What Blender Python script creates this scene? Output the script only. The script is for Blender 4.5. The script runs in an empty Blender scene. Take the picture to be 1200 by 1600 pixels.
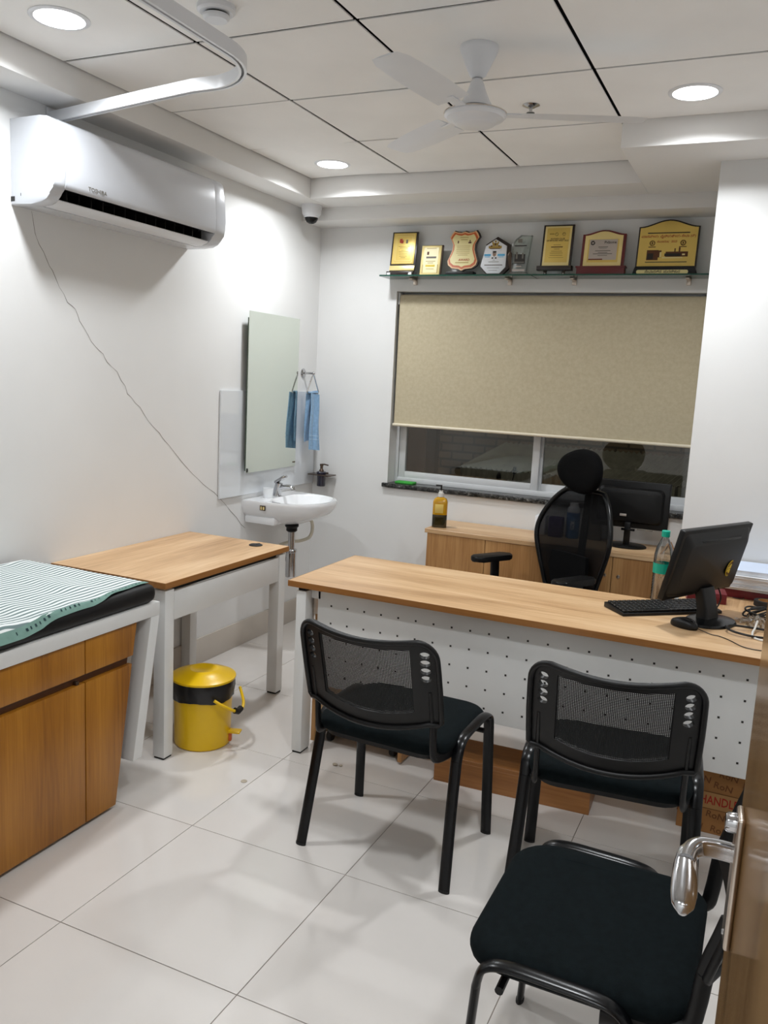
import bpy, bmesh, math, random
from mathutils import Matrix, Vector
random.seed(7)
PI = math.pi
R = math.radians
SC = bpy.context.scene
COL = SC.collection

# ------------------------------------------------------------------ camera
cam = bpy.data.cameras.new('camera')
cam.sensor_fit = 'HORIZONTAL'; cam.sensor_width = 36.0; cam.lens = 36.0 * 1312.66 / 1200.0
cam.clip_start = 0.02
camo = bpy.data.objects.new('camera', cam); COL.objects.link(camo)
camo.matrix_world = (Matrix.Translation((2.67, -4.74, 1.57)) @ Matrix.Rotation(R(24.366), 4, 'Z')
                     @ Matrix.Rotation(R(80.975), 4, 'X') @ Matrix.Rotation(R(2.916), 4, 'Z'))
SC.camera = camo
# ------------------------------------------------------------------ world (dim corridor / night air)
w = bpy.data.worlds.new('world'); SC.world = w; w.use_nodes = True
w.node_tree.nodes['Background'].inputs[0].default_value = (0.9, 0.92, 1.0, 1)
w.node_tree.nodes['Background'].inputs[1].default_value = 0.05
yl = bpy.data.lights.new('yard_lamp', 'POINT'); yl.energy = 110.0; yl.shadow_soft_size = .15; yl.color = (1, .93, .8)   # unseen lamp, added to brighten the yard outside
ylo = bpy.data.objects.new('yard_lamp', yl); COL.objects.link(ylo); ylo.location = (.4, 1.4, 3.4)
LAMP = 13.0             # watts of each ceiling downlight
vs = SC.view_settings
vs.view_transform = 'Standard'; vs.look = 'None'; vs.gamma = 1.0; vs.use_curve_mapping = False
vs.exposure = 0.0
SC.cycles.max_bounces = 8; SC.cycles.diffuse_bounces = 5; SC.cycles.transparent_max_bounces = 12
SC.cycles.sample_clamp_indirect = 6.0

# ------------------------------------------------------------------ materials
MATS = {}
def srgb(*c):
    f = lambda v: v / 12.92 if v <= .04045 else ((v + .055) / 1.055) ** 2.4
    return tuple(f(v / 255.0) for v in c) + (1.0,)
def newmat(name):
    m = bpy.data.materials.new(name); m.use_nodes = True
    nt = m.node_tree; b = nt.nodes['Principled BSDF']
    MATS[name] = m
    return m, nt, b
def node(nt, t, **kw):
    n = nt.nodes.new(t)
    for k, v in kw.items():
        if k in n.inputs: n.inputs[k].default_value = v
        else: setattr(n, k, v)
    return n
def coords(nt, scale=(1, 1, 1), rot=(0, 0, 0)):
    tc = node(nt, 'ShaderNodeTexCoord'); mp = node(nt, 'ShaderNodeMapping')
    mp.inputs['Scale'].default_value = scale; mp.inputs['Rotation'].default_value = rot
    nt.links.new(tc.outputs['Object'], mp.inputs['Vector'])
    return mp.outputs['Vector']
def ramp(nt, fac, stops):
    r = node(nt, 'ShaderNodeValToRGB'); cr = r.color_ramp
    while len(cr.elements) < len(stops): cr.elements.new(0.5)
    for e, (p, c) in zip(cr.elements, stops): e.position = p; e.color = c
    nt.links.new(fac, r.inputs['Fac']); return r.outputs['Color']
def plain(name, col, rough=.5, metal=0.0, spec=.5, var=.04, vscale=9.0, bump=0.0, bscale=200.0, coat=0.0, sheen=0.0):
    """base colour with a light procedural variation, optional fine relief"""
    m, nt, b = newmat(name)
    v = coords(nt)
    n = node(nt, 'ShaderNodeTexNoise', Scale=vscale, Detail=3.0); nt.links.new(v, n.inputs['Vector'])
    lo = tuple(max(0, c * (1 - var)) for c in col[:3]) + (1,); hi = tuple(min(1, c * (1 + var)) for c in col[:3]) + (1,)
    nt.links.new(ramp(nt, n.outputs['Fac'], [(.3, lo), (.7, hi)]), b.inputs['Base Color'])
    b.inputs['Roughness'].default_value = rough; b.inputs['Metallic'].default_value = metal
    b.inputs['Specular IOR Level'].default_value = spec
    if coat: b.inputs['Coat Weight'].default_value = coat; b.inputs['Coat Roughness'].default_value = .08
    if sheen: b.inputs['Sheen Weight'].default_value = sheen
    if bump:
        n2 = node(nt, 'ShaderNodeTexNoise', Scale=bscale, Detail=2.0); nt.links.new(v, n2.inputs['Vector'])
        bp = node(nt, 'ShaderNodeBump', Strength=bump, Distance=.002); nt.links.new(n2.outputs['Fac'], bp.inputs['Height'])
        nt.links.new(bp.outputs['Normal'], b.inputs['Normal'])
    return m
def wood(name, dark, mid, light, axis='x', rough=.38, stretch=9.0, scale=7.0, knots=.35):
    m, nt, b = newmat(name)
    sc = [scale, scale, scale]; sc['xyz'.index(axis)] = scale / stretch
    v = coords(nt, tuple(sc))
    n1 = node(nt, 'ShaderNodeTexNoise', Scale=1.0, Detail=5.0, Roughness=.6, Distortion=knots); nt.links.new(v, n1.inputs['Vector'])
    s2 = [70.0] * 3; s2['xyz'.index(axis)] = 2.0
    v2 = coords(nt, tuple(s2))
    n2 = node(nt, 'ShaderNodeTexNoise', Scale=1.6, Detail=3.0, Roughness=.7); nt.links.new(v2, n2.inputs['Vector'])
    mx = node(nt, 'ShaderNodeMix'); mx.data_type = 'FLOAT'; mx.inputs['Factor'].default_value = .33
    nt.links.new(n1.outputs['Fac'], mx.inputs['A']); nt.links.new(n2.outputs['Fac'], mx.inputs['B'])
    nt.links.new(ramp(nt, mx.outputs['Result'], [(.36, dark), (.5, mid), (.64, light)]), b.inputs['Base Color'])
    b.inputs['Roughness'].default_value = rough
    bp = node(nt, 'ShaderNodeBump', Strength=.06, Distance=.001); nt.links.new(n2.outputs['Fac'], bp.inputs['Height'])
    nt.links.new(bp.outputs['Normal'], b.inputs['Normal'])
    return m
def emit(name, col, strength):
    m, nt, b = newmat(name)
    b.inputs['Base Color'].default_value = col; b.inputs['Emission Color'].default_value = col
    b.inputs['Emission Strength'].default_value = strength
    return m
def clear(name, tint, ior=1.45, rough=.02, mixw=.12):
    """thin clear glass / plastic: tinted transparency plus glossy reflection"""
    m, nt, b = newmat(name)
    out = nt.nodes['Material Output']; nt.nodes.remove(b)
    t = node(nt, 'ShaderNodeBsdfTransparent'); t.inputs['Color'].default_value = tint
    g = node(nt, 'ShaderNodeBsdfGlossy'); g.inputs['Roughness'].default_value = rough
    fr = node(nt, 'ShaderNodeFresnel', IOR=ior)
    ad = node(nt, 'ShaderNodeMath', operation='ADD'); ad.inputs[1].default_value = mixw; ad.use_clamp = True
    nt.links.new(fr.outputs['Fac'], ad.inputs[0])
    mx = node(nt, 'ShaderNodeMixShader'); nt.links.new(ad.outputs[0], mx.inputs['Fac'])
    nt.links.new(t.outputs[0], mx.inputs[1]); nt.links.new(g.outputs[0], mx.inputs[2]); nt.links.new(mx.outputs[0], out.inputs['Surface'])
    return m

M_wall = plain('wall_paint', srgb(226, 226, 225), .55, var=.03, vscale=1.6, bump=.12, bscale=45)
M_soff = plain('soffit_paint', srgb(226, 225, 223), .6, var=.02, vscale=2.0)
M_ctile = plain('ceiling_board', srgb(246, 245, 243), .75, var=.03, vscale=3.0, bump=.1, bscale=220)
M_cgap = plain('ceiling_void', srgb(8, 8, 8), .95, spec=.1)
M_ftile = plain('porcelain_tile', srgb(216, 211, 206), .10, var=.035, vscale=2.2, spec=.55)
M_grout = plain('grout', srgb(150, 140, 130), .8)
M_skirt = plain('skirting_tile', srgb(196, 188, 178), .25, var=.05, vscale=4)
M_white = plain('white_powdercoat', srgb(222, 222, 220), .38, var=.02)
M_plastic = plain('white_plastic', srgb(226, 228, 232), .3, var=.015)
M_acwhite = plain('air_conditioner_white', srgb(208, 211, 217), .25, var=.01, coat=.2)
M_acdark = plain('louvre_black', srgb(28, 27, 27), .35)
M_ceramic = plain('ceramic', srgb(240, 241, 243), .08, var=.005, coat=.6)
M_chrome = plain('chrome', srgb(190, 190, 192), .12, metal=1.0, var=.02)
M_steel = plain('brushed_steel', srgb(196, 184, 172), .28, metal=1.0, var=.05, vscale=20)
M_black = plain('black_plastic', srgb(11, 11, 12), .42, var=.1, spec=.35)
M_gloss = plain('black_gloss', srgb(9, 10, 12), .25, var=.1, spec=.32)
M_rubber = plain('rubber', srgb(16, 15, 15), .7)
M_fabric = plain('black_fabric', srgb(11, 18, 20), .95, var=.25, vscale=60, bump=.5, bscale=900, spec=.12)
M_meshf = plain('mesh_strand', srgb(20, 20, 20), .8, var=.1)
M_vinyl = plain('black_vinyl', srgb(10, 9, 10), .5, var=.1, spec=.3)
M_oakx = wood('oak_laminate_x', srgb(172, 133, 93), srgb(205, 167, 124), srgb(226, 194, 154), 'x')
M_oaky = wood('oak_laminate_y', srgb(172, 133, 93), srgb(205, 167, 124), srgb(226, 194, 154), 'y')
M_oakz = wood('oak_laminate_z', srgb(142, 98, 54), srgb(172, 126, 78), srgb(196, 152, 100), 'z')
M_edge = wood('oak_edge_band', srgb(128, 82, 36), srgb(152, 101, 50), srgb(166, 115, 62), 'x', stretch=20)
M_edgey = wood('oak_edge_band_y', srgb(128, 82, 36), srgb(152, 101, 50), srgb(166, 115, 62), 'y', stretch=20)
M_walnut = wood('walnut_laminate', srgb(124, 74, 14), srgb(158, 101, 24), srgb(178, 120, 36), 'z', rough=.38, stretch=12)
M_walnutd = wood('walnut_groove', srgb(70, 40, 18), srgb(84, 50, 24), srgb(98, 60, 30), 'y', rough=.4)
M_board = wood('footrest_board', srgb(120, 76, 36), srgb(146, 96, 50), srgb(164, 112, 62), 'x', stretch=10)
M_door = wood('door_laminate', srgb(120, 90, 54), srgb(150, 115, 74), srgb(168, 132, 88), 'z', rough=.16, stretch=14)
M_yellow = plain('yellow_plastic', srgb(232, 188, 10), .3, var=.03)
M_liner = plain('bin_liner', srgb(20, 19, 21), .3, var=.2, bump=.5, bscale=40)
M_gold = plain('gold_plate', srgb(232, 202, 110), .32, metal=.3, var=.08, vscale=5)
M_gold2 = plain('gold_bevel', srgb(244, 224, 156), .28, metal=.3, var=.05)
M_cream = plain('cream_plate', srgb(236, 222, 158), .35, var=.03)
M_orange = plain('orange_border', srgb(206, 100, 44), .4)
M_orange2 = plain('peach_border', srgb(238, 190, 140), .4)
M_darkwood = plain('dark_wood', srgb(38, 24, 20), .3, var=.15, coat=.3)
M_maroon = plain('maroon_wood', srgb(104, 22, 26), .35, var=.1, coat=.2)
M_silver = plain('silver_plate', srgb(196, 186, 178), .3, metal=.3, var=.05)
M_ink = plain('print_brown', srgb(92, 52, 24), .6)
M_inkr = plain('print_red', srgb(176, 60, 30), .6)
M_inkb = plain('print_black', srgb(38, 34, 30), .6)
M_inkg = plain('print_grey', srgb(120, 116, 108), .6)
M_inkbl = plain('print_blue', srgb(92, 178, 222), .6)
M_inkgold = plain('print_gold', srgb(170, 140, 60), .5)
M_paper = plain('paper', srgb(232, 234, 238), .7, var=.03)
M_paleblue = plain('pale_blue_paper', srgb(206, 218, 238), .7, var=.02)
M_skin = plain('print_skin', srgb(190, 150, 120), .7)
M_shelfgl = clear('shelf_glass', (.62, .80, .74, 1), 1.5, .02, .06)
M_gledge = plain('glass_edge_green', srgb(24, 74, 60), .15, var=.1)
M_pane = clear('window_pane', (.80, .80, .78, 1), 1.45, .01, .03)
M_trophygl = clear('trophy_crystal', (.72, .78, .74, 1), 1.5, .05, .18)
M_pet = clear('clear_plastic', (.90, .92, .93, 1), 1.4, .1, .16)
M_frost = plain('frosted_plastic', srgb(232, 234, 236), .35, var=.02)
M_teal = plain('teal_label', srgb(0, 168, 142), .4)
M_mirror = plain('mirror_silver', srgb(226, 232, 222), .01, metal=1.0, var=.0)
M_mirback = plain('mirror_edge', srgb(60, 78, 58), .4)
M_bpglass = plain('back_painted_glass', srgb(218, 222, 226), .05, var=.01, coat=.8)
M_blind = None
M_al = plain('white_aluminium', srgb(214, 216, 218), .35, var=.02)
M_crack = plain('crack_shadow', srgb(126, 120, 114), .9)
M_towel = plain('towel_blue', srgb(132, 166, 198), .95, var=.12, vscale=70, bump=.9, bscale=420, sheen=.2)
M_cloth = plain('black_cloth', srgb(9, 9, 10), .95, var=.2, vscale=60, bump=.4, bscale=900, spec=.12)
M_towel2 = plain('towel_navy', srgb(30, 52, 84), .95, var=.15, vscale=70, bump=.9, bscale=420)
M_towel3 = plain('towel_border', srgb(160, 190, 214), .8, var=.05)
M_soap = plain('soap_dark_glass', srgb(34, 34, 52), .12, var=.1, coat=.4)
M_bronze = plain('bronze', srgb(92, 78, 68), .3, metal=.8, var=.1)
M_redbook = plain('red_binding', srgb(112, 24, 34), .45, var=.08)
M_cable = plain('cable_black', srgb(16, 15, 14), .4)
M_cablew = plain('cable_white', srgb(220, 218, 212), .4)
M_card = plain('cardboard', srgb(160, 112, 62), .8, var=.08, vscale=12)
M_cardband = plain('carton_band', srgb(176, 132, 82), .8, var=.04)
M_cardred = plain('carton_red_print', srgb(170, 40, 28), .8)
M_cardprint = plain('carton_brown_print', srgb(112, 70, 34), .8)
M_amber = plain('amber_liquid', srgb(190, 140, 14), .1, var=.05, coat=.5)
M_amberdark = plain('dark_liquid', srgb(40, 36, 14), .12, var=.1, coat=.5)
M_green = plain('green_cloth', srgb(58, 160, 60), .8, var=.1)
M_blue = plain('blue_pack', srgb(70, 130, 190), .5, var=.08)
M_purple = plain('purple_pack', srgb(80, 62, 120), .5, var=.08)
M_pebble = plain('pebble', srgb(176, 164, 146), .8, var=.2)
M_hose = plain('waste_hose', srgb(206, 200, 182), .45)
M_sticker = plain('sticker_yellow', srgb(226, 196, 40), .5)
M_lamp = emit('lamp_diffuser', (.98, .99, 1.0, 1), 12.0)

def mat_granite():
    m, nt, b = newmat('granite_sill'); v = coords(nt)
    n = node(nt, 'ShaderNodeTexNoise', Scale=55.0, Detail=4.0, Roughness=.7); nt.links.new(v, n.inputs['Vector'])
    nt.links.new(ramp(nt, n.outputs['Fac'], [(.44, srgb(26, 26, 26)), (.58, srgb(72, 72, 70)), (.72, srgb(160, 158, 154))]), b.inputs['Base Color'])
    b.inputs['Roughness'].default_value = .2
    return m
M_granite = mat_granite()
def mat_blind():
    m, nt, b = newmat('blind_fabric'); v = coords(nt)
    n = node(nt, 'ShaderNodeTexNoise', Scale=48.0, Detail=5.0, Roughness=.6); nt.links.new(v, n.inputs['Vector'])
    nt.links.new(ramp(nt, n.outputs['Fac'], [(.3, srgb(184, 172, 144)), (.7, srgb(196, 185, 158))]), b.inputs['Base Color'])
    n2 = node(nt, 'ShaderNodeTexNoise', Scale=700.0); nt.links.new(v, n2.inputs['Vector'])
    bp = node(nt, 'ShaderNodeBump', Strength=.25, Distance=.001); nt.links.new(n2.outputs['Fac'], bp.inputs['Height'])
    nt.links.new(bp.outputs['Normal'], b.inputs['Normal'])
    b.inputs['Roughness'].default_value = .85
    return m
M_blind = mat_blind()
M_blindbar = plain('blind_bar', srgb(226, 216, 194), .4)
def mat_sheet():
    m, nt, b = newmat('striped_sheet'); tc = node(nt, 'ShaderNodeTexCoord')
    mp = node(nt, 'ShaderNodeMapping'); nt.links.new(tc.outputs['Object'], mp.inputs['Vector'])
    n = node(nt, 'ShaderNodeTexNoise', Scale=3.2, Detail=2.0); nt.links.new(mp.outputs['Vector'], n.inputs['Vector'])
    sp = node(nt, 'ShaderNodeSeparateXYZ'); nt.links.new(mp.outputs['Vector'], sp.inputs[0])
    a = node(nt, 'ShaderNodeMath', operation='MULTIPLY_ADD'); nt.links.new(n.outputs['Fac'], a.inputs[0]); a.inputs[1].default_value = .07
    nt.links.new(sp.outputs['X'], a.inputs[2])
    s = node(nt, 'ShaderNodeMath', operation='MULTIPLY'); nt.links.new(a.outputs[0], s.inputs[0]); s.inputs[1].default_value = 2 * PI / .023
    si = node(nt, 'ShaderNodeMath', operation='SINE'); nt.links.new(s.outputs[0], si.inputs[0])
    h = node(nt, 'ShaderNodeMath', operation='MULTIPLY_ADD'); nt.links.new(si.outputs[0], h.inputs[0]); h.inputs[1].default_value = .5; h.inputs[2].default_value = .5
    nt.links.new(ramp(nt, h.outputs[0], [(.30, srgb(108, 128, 128)), (.46, srgb(226, 230, 229))]), b.inputs['Base Color'])
    b.inputs['Roughness'].default_value = .9
    return m
M_sheet = mat_sheet()
M_hem = plain('sheet_hem', srgb(108, 140, 130), .9, var=.1, vscale=30)
M_hemd = plain('sheet_hem_print', srgb(24, 50, 56), .9)
def mat_meshback():
    m, nt, b = newmat('office_mesh'); out = nt.nodes['Material Output']
    b.inputs['Base Color'].default_value = srgb(8, 8, 9); b.inputs['Roughness'].default_value = .8; b.inputs['Specular IOR Level'].default_value = .15
    t = node(nt, 'ShaderNodeBsdfTransparent')
    mx = node(nt, 'ShaderNodeMixShader')
    v = coords(nt, (420, 420, 420)); ck = node(nt, 'ShaderNodeTexNoise', Scale=1.0); nt.links.new(v, ck.inputs['Vector'])
    rr_ = ramp(nt, ck.outputs['Fac'], [(.3, (.68, .68, .68, 1)), (.7, (.88, .88, .88, 1))]); nt.links.new(rr_, mx.inputs['Fac'])
    nt.links.new(t.outputs[0], mx.inputs[1]); nt.links.new(b.outputs[0], mx.inputs[2]); nt.links.new(mx.outputs[0], out.inputs['Surface'])
    return m
M_omesh = mat_meshback()
def mat_brick():
    m, nt, b = newmat('yard_brick'); tc = node(nt, 'ShaderNodeTexCoord'); mp = node(nt, 'ShaderNodeMapping')
    mp.inputs['Rotation'].default_value = (PI / 2, 0, 0); nt.links.new(tc.outputs['Object'], mp.inputs['Vector'])
    br = node(nt, 'ShaderNodeTexBrick'); nt.links.new(mp.outputs['Vector'], br.inputs['Vector'])
    br.inputs['Color1'].default_value = srgb(112, 100, 80); br.inputs['Color2'].default_value = srgb(96, 84, 66); br.inputs['Mortar'].default_value = srgb(66, 60, 50)
    br.inputs['Scale'].default_value = 1.0; br.inputs['Brick Width'].default_value = .24; br.inputs['Row Height'].default_value = .085; br.inputs['Mortar Size'].default_value = .012
    nt.links.new(br.outputs['Color'], b.inputs['Base Color']); b.inputs['Roughness'].default_value = .85
    return m
M_brick = mat_brick()
M_yard = plain('yard_concrete', srgb(84, 80, 72), .9, var=.2)
M_yarddoor = plain('yard_panel', srgb(92, 76, 62), .8, var=.1)
M_yardpost = plain('yard_post', srgb(52, 48, 44), .7)
M_tin = plain('yard_roofing', srgb(120, 120, 108), .5, var=.2)

# ------------------------------------------------------------------ mesh helpers
class B:
    def __init__(s): s.bm = bmesh.new()
    def box(s, x0, x1, y0, y1, z0, z1, bev=0.0, seg=2, mat=None):
        g = bmesh.ops.create_cube(s.bm, size=1.0)
        vs_ = g['verts']
        T = Matrix.Translation(((x0 + x1) / 2, (y0 + y1) / 2, (z0 + z1) / 2)) @ Matrix.Diagonal((abs(x1 - x0), abs(y1 - y0), abs(z1 - z0), 1))
        bmesh.ops.transform(s.bm, matrix=T, verts=vs_)
        if bev:
            es = list({e for v in vs_ for e in v.link_edges})
            r = bmesh.ops.bevel(s.bm, geom=es, offset=min(bev, .49 * min(abs(x1 - x0), abs(y1 - y0), abs(z1 - z0))), segments=seg, affect='EDGES', profile=.5)
            vs_ = list({v for f in r['faces'] for v in f.verts} | {v for v in vs_ if v.is_valid})
        if mat is not None: bmesh.ops.transform(s.bm, matrix=mat, verts=[v for v in vs_ if v.is_valid])
        return s
    def cbox(s, c, d, bev=0.0, mat=None, seg=2):
        return s.box(c[0] - d[0] / 2, c[0] + d[0] / 2, c[1] - d[1] / 2, c[1] + d[1] / 2, c[2] - d[2] / 2, c[2] + d[2] / 2, bev, seg, mat)
    def rings(s, rs, closed=True, caps=True, loop=False):
        vr = [[s.bm.verts.new(p) for p in r] for r in rs]
        n = len(vr[0]); m = len(vr)
        for i in range(m if loop else m - 1):
            a, b = vr[i], vr[(i + 1) % m]
            for j in range(n if closed else n - 1):
                k = (j + 1) % n
                try: s.bm.faces.new((a[j], a[k], b[k], b[j]))
                except ValueError: pass
        if caps and closed and not loop:
            try: s.bm.faces.new(list(reversed(vr[0])))
            except ValueError: pass
            try: s.bm.faces.new(vr[-1])
            except ValueError: pass
        return s
    def lathe(s, prof, n=32, c=(0, 0, 0), mat=None, sx=1.0, sy=1.0):
        rs = []
        for r, z in prof:
            rs.append([Vector((c[0] + sx * r * math.cos(2 * PI * k / n), c[1] + sy * r * math.sin(2 * PI * k / n), c[2] + z)) for k in range(n)])
        if mat is not None: rs = [[mat @ p for p in r] for r in rs]
        return s.rings(rs, loop=len(prof) > 2 and prof[0][0] > .001 and prof[-1][0] > .001)
    def tube(s, pts, r=.01, n=10, prof=None, closed=False, up=(0, 0, 1)):
        """sweep a circle of radius r, or a 2-D profile (list of (side, up)), along pts"""
        pts = [Vector(p) for p in pts]; m = len(pts)
        if prof is None: prof = [(r * math.cos(2 * PI * k / n), r * math.sin(2 * PI * k / n)) for k in range(n)]
        rs = []; prev = None
        for i, p in enumerate(pts):
            if closed: t = pts[(i + 1) % m] - pts[i - 1]
            else: t = pts[min(i + 1, m - 1)] - pts[max(i - 1, 0)]
            t.normalize()
            if prev is None:
                u = Vector(up); 
                if abs(u.dot(t)) > .95: u = Vector((1, 0, 0)) if abs(t.x) < .9 else Vector((0, 1, 0))
                side = t.cross(u).normalized()
            else:
                side = (prev - t * prev.dot(t)).normalized()
            prev = side; un = side.cross(t).normalized()
            rs.append([p + side * a + un * b for a, b in prof])
        return s.rings(rs, loop=closed)
    def prism(s, poly, a, b, plane='xz', mat=None, bev=0.0):
        """extrude a 2-D polygon between a and b along the missing axis"""
        def P(u, v, w_):
            return {'xz': (u, w_, v), 'xy': (u, v, w_), 'yz': (w_, u, v)}[plane]
        before = set(s.bm.verts)
        v0 = [s.bm.verts.new(P(u, v, a)) for u, v in poly]; v1 = [s.bm.verts.new(P(u, v, b)) for u, v in poly]
        n = len(poly); f0 = s.bm.faces.new(v0); f1 = s.bm.faces.new(list(reversed(v1)))
        for i in range(n): s.bm.faces.new((v0[i], v1[i], v1[(i + 1) % n], v0[(i + 1) % n]))
        if bev:
            es = list(f0.edges) + list(f1.edges)
            bmesh.ops.bevel(s.bm, geom=es, offset=bev, segments=2, affect='EDGES', profile=.5)
        if mat is not None: bmesh.ops.transform(s.bm, matrix=mat, verts=[v for v in s.bm.verts if v not in before])
        return s
    def plate(s, outer, holes, mapf, thick, cuts=()):
        """flat polygon with holes, cut into strips, bent by mapf(u, v) and thickened"""
        b2 = bmesh.new(); es = []
        for loop in [outer] + list(holes):
            vv = [b2.verts.new((u, 0, v)) for u, v in loop]
            es += [b2.edges.new((vv[i], vv[(i + 1) % len(vv)])) for i in range(len(vv))]
        bmesh.ops.triangle_fill(b2, use_beauty=True, use_dissolve=False, edges=es)
        for ax, val in cuts:
            no = (1, 0, 0) if ax == 'u' else (0, 0, 1); co = (val, 0, 0) if ax == 'u' else (0, 0, val)
            bmesh.ops.bisect_plane(b2, geom=list(b2.verts) + list(b2.edges) + list(b2.faces), plane_co=co, plane_no=no)
        for v in b2.verts: v.co = Vector(mapf(v.co.x, v.co.z))
        bmesh.ops.recalc_face_normals(b2, faces=b2.faces)
        bmesh.ops.solidify(b2, geom=list(b2.faces), thickness=thick)
        me = bpy.data.meshes.new('tmp'); b2.to_mesh(me); b2.free(); s.bm.from_mesh(me); bpy.data.meshes.remove(me)
        return s
    def grid(s, f, nu, nv):
        vv = [[s.bm.verts.new(f(i / nu, j / nv)) for j in range(nv + 1)] for i in range(nu + 1)]
        for i in range(nu):
            for j in range(nv): s.bm.faces.new((vv[i][j], vv[i + 1][j], vv[i + 1][j + 1], vv[i][j + 1]))
        return s
    def ball(s, c, r, sc=(1, 1, 1), n=20, mat=None):
        g = bmesh.ops.create_uvsphere(s.bm, u_segments=n, v_segments=n // 2 + 2, radius=r)
        T = Matrix.Translation(c) @ (mat or Matrix.Identity(4)) @ Matrix.Diagonal((*sc, 1))
        bmesh.ops.transform(s.bm, matrix=T, verts=g['verts']); return s
    def solid(s, t):
        bmesh.ops.recalc_face_normals(s.bm, faces=s.bm.faces)
        bmesh.ops.solidify(s.bm, geom=list(s.bm.faces), thickness=t); return s
    def xf(s, m): bmesh.ops.transform(s.bm, matrix=m, verts=list(s.bm.verts)); return s
    def build(s, name, mat, parent=None, smooth=35, recalc=True, **kw):
        if recalc: bmesh.ops.recalc_face_normals(s.bm, faces=s.bm.faces)
        me = bpy.data.meshes.new(name); s.bm.to_mesh(me); s.bm.free()
        me.materials.append(mat)
        if smooth:
            for p in me.polygons: p.use_smooth = True
            me.set_sharp_from_angle(angle=R(smooth))
        o = bpy.data.objects.new(name, me); COL.objects.link(o)
        if parent is not None: o.parent = parent
        for k, v in kw.items(): o[k] = v
        return o
def tag(o, label=None, cat=None, group=None, kind=None):
    if label: o['label'] = label
    if cat: o['category'] = cat
    if group: o['group'] = group
    if kind: o['kind'] = kind
    return o
def thing(name, label, cat, loc=(0, 0, 0), rz=0.0, group=None):
    o = bpy.data.objects.new(name, None); COL.objects.link(o); o.empty_display_size = .05
    o.location = loc; o.rotation_euler = (0, 0, rz)
    return tag(o, label, cat, group)
def children(o): return [c for c in COL.objects if c.parent == o]
def copy_tree(o, parent=None):
    c = o.copy(); COL.objects.link(c); c.parent = parent
    for ch in children(o): copy_tree(ch, c)
    return c
def rr(wd, ht, r, n=5, cx=0, cy=0):
    """rounded rectangle polygon"""
    out = []
    for qx, qy, a0 in ((1, 1, 0), (-1, 1, PI / 2), (-1, -1, PI), (1, -1, 3 * PI / 2)):
        for k in range(n + 1):
            a = a0 + PI / 2 * k / n
            out.append((cx + qx * (wd / 2 - r) + r * math.cos(a), cy + qy * (ht / 2 - r) + r * math.sin(a)))
    return out
def ell(cx, cy, a, b, n=14): return [(cx + a * math.cos(2 * PI * k / n), cy + b * math.sin(2 * PI * k / n)) for k in range(n)]
def smooth_path(pts, n=6):
    """Catmull-Rom through the points"""
    P = [Vector(p) for p in pts]; out = []
    for i in range(len(P) - 1):
        p0, p1, p2, p3 = P[max(i - 1, 0)], P[i], P[i + 1], P[min(i + 2, len(P) - 1)]
        for k in range(n):
            t = k / n
            out.append(.5 * ((2 * p1) + (p2 - p0) * t + (2 * p0 - 5 * p1 + 4 * p2 - p3) * t * t + (3 * p1 - p0 - 3 * p2 + p3) * t ** 3))
    return out + [P[-1]]
FACE_NY = Matrix.Rotation(PI / 2, 4, 'X')            # text plane facing -y
FACE_PX = Matrix.Rotation(PI / 2, 4, 'Z') @ FACE_NY  # facing +x
def lettering(txt, size, mat, parent, m, name='lettering', align='CENTER', wide=1.0):
    cu = bpy.data.curves.new('t', 'FONT'); cu.body = txt; cu.size = size; cu.align_x = align; cu.align_y = 'CENTER'
    cu.extrude = .0002; cu.offset = size * .012; cu.resolution_u = 2; cu.space_line = .85
    ob = bpy.data.objects.new('t', cu); COL.objects.link(ob)
    dg = bpy.context.evaluated_depsgraph_get(); dg.update()
    me = bpy.data.meshes.new_from_object(ob.evaluated_get(dg))
    bpy.data.objects.remove(ob); bpy.data.curves.remove(cu)
    me.transform(m @ Matrix.Diagonal((wide, 1, 1, 1))); me.materials.clear(); me.materials.append(mat); me.name = name
    o = bpy.data.objects.new(name, me); COL.objects.link(o); o.parent = parent
    return o
def struct(o): o['kind'] = 'structure'; return o

# ------------------------------------------------------------------ the room
RX, FY = 3.25, -4.45       # right wall, front wall
# floor: grout bed and 600 mm porcelain tiles
floor = struct(B().box(-.1, RX + .8, FY - 1.6, .05, -.06, -.0025).build('floor', M_grout))
gx = [.393 + .6 * k for k in range(-1, 6)]; gy = [-.119 - .6 * k for k in range(-1, 11)]
tile_cache = {}
for i in range(len(gx) - 1):
    for j in range(len(gy) - 1):
        x0, x1 = max(gx[i], 0.0) + .0012, min(gx[i + 1], RX) - .0012
        y1, y0 = min(gy[j], 0.0) - .0012, gy[j + 1] + .0012
        if x1 - x0 < .02 or y1 - y0 < .02: continue
        key = (round(x1 - x0, 3), round(y1 - y0, 3))
        if key not in tile_cache:
            o = B().box(-(x1 - x0) / 2, (x1 - x0) / 2, -(y1 - y0) / 2, (y1 - y0) / 2, -.0025, 0, .0007, 1).build('floor_tile', M_ftile, floor)
            tile_cache[key] = o.data
        else:
            o = bpy.data.objects.new('floor_tile', tile_cache[key]); COL.objects.link(o); o.parent = floor
        o.location = ((x0 + x1) / 2, (y0 + y1) / 2, random.uniform(-.0002, .0))
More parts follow.
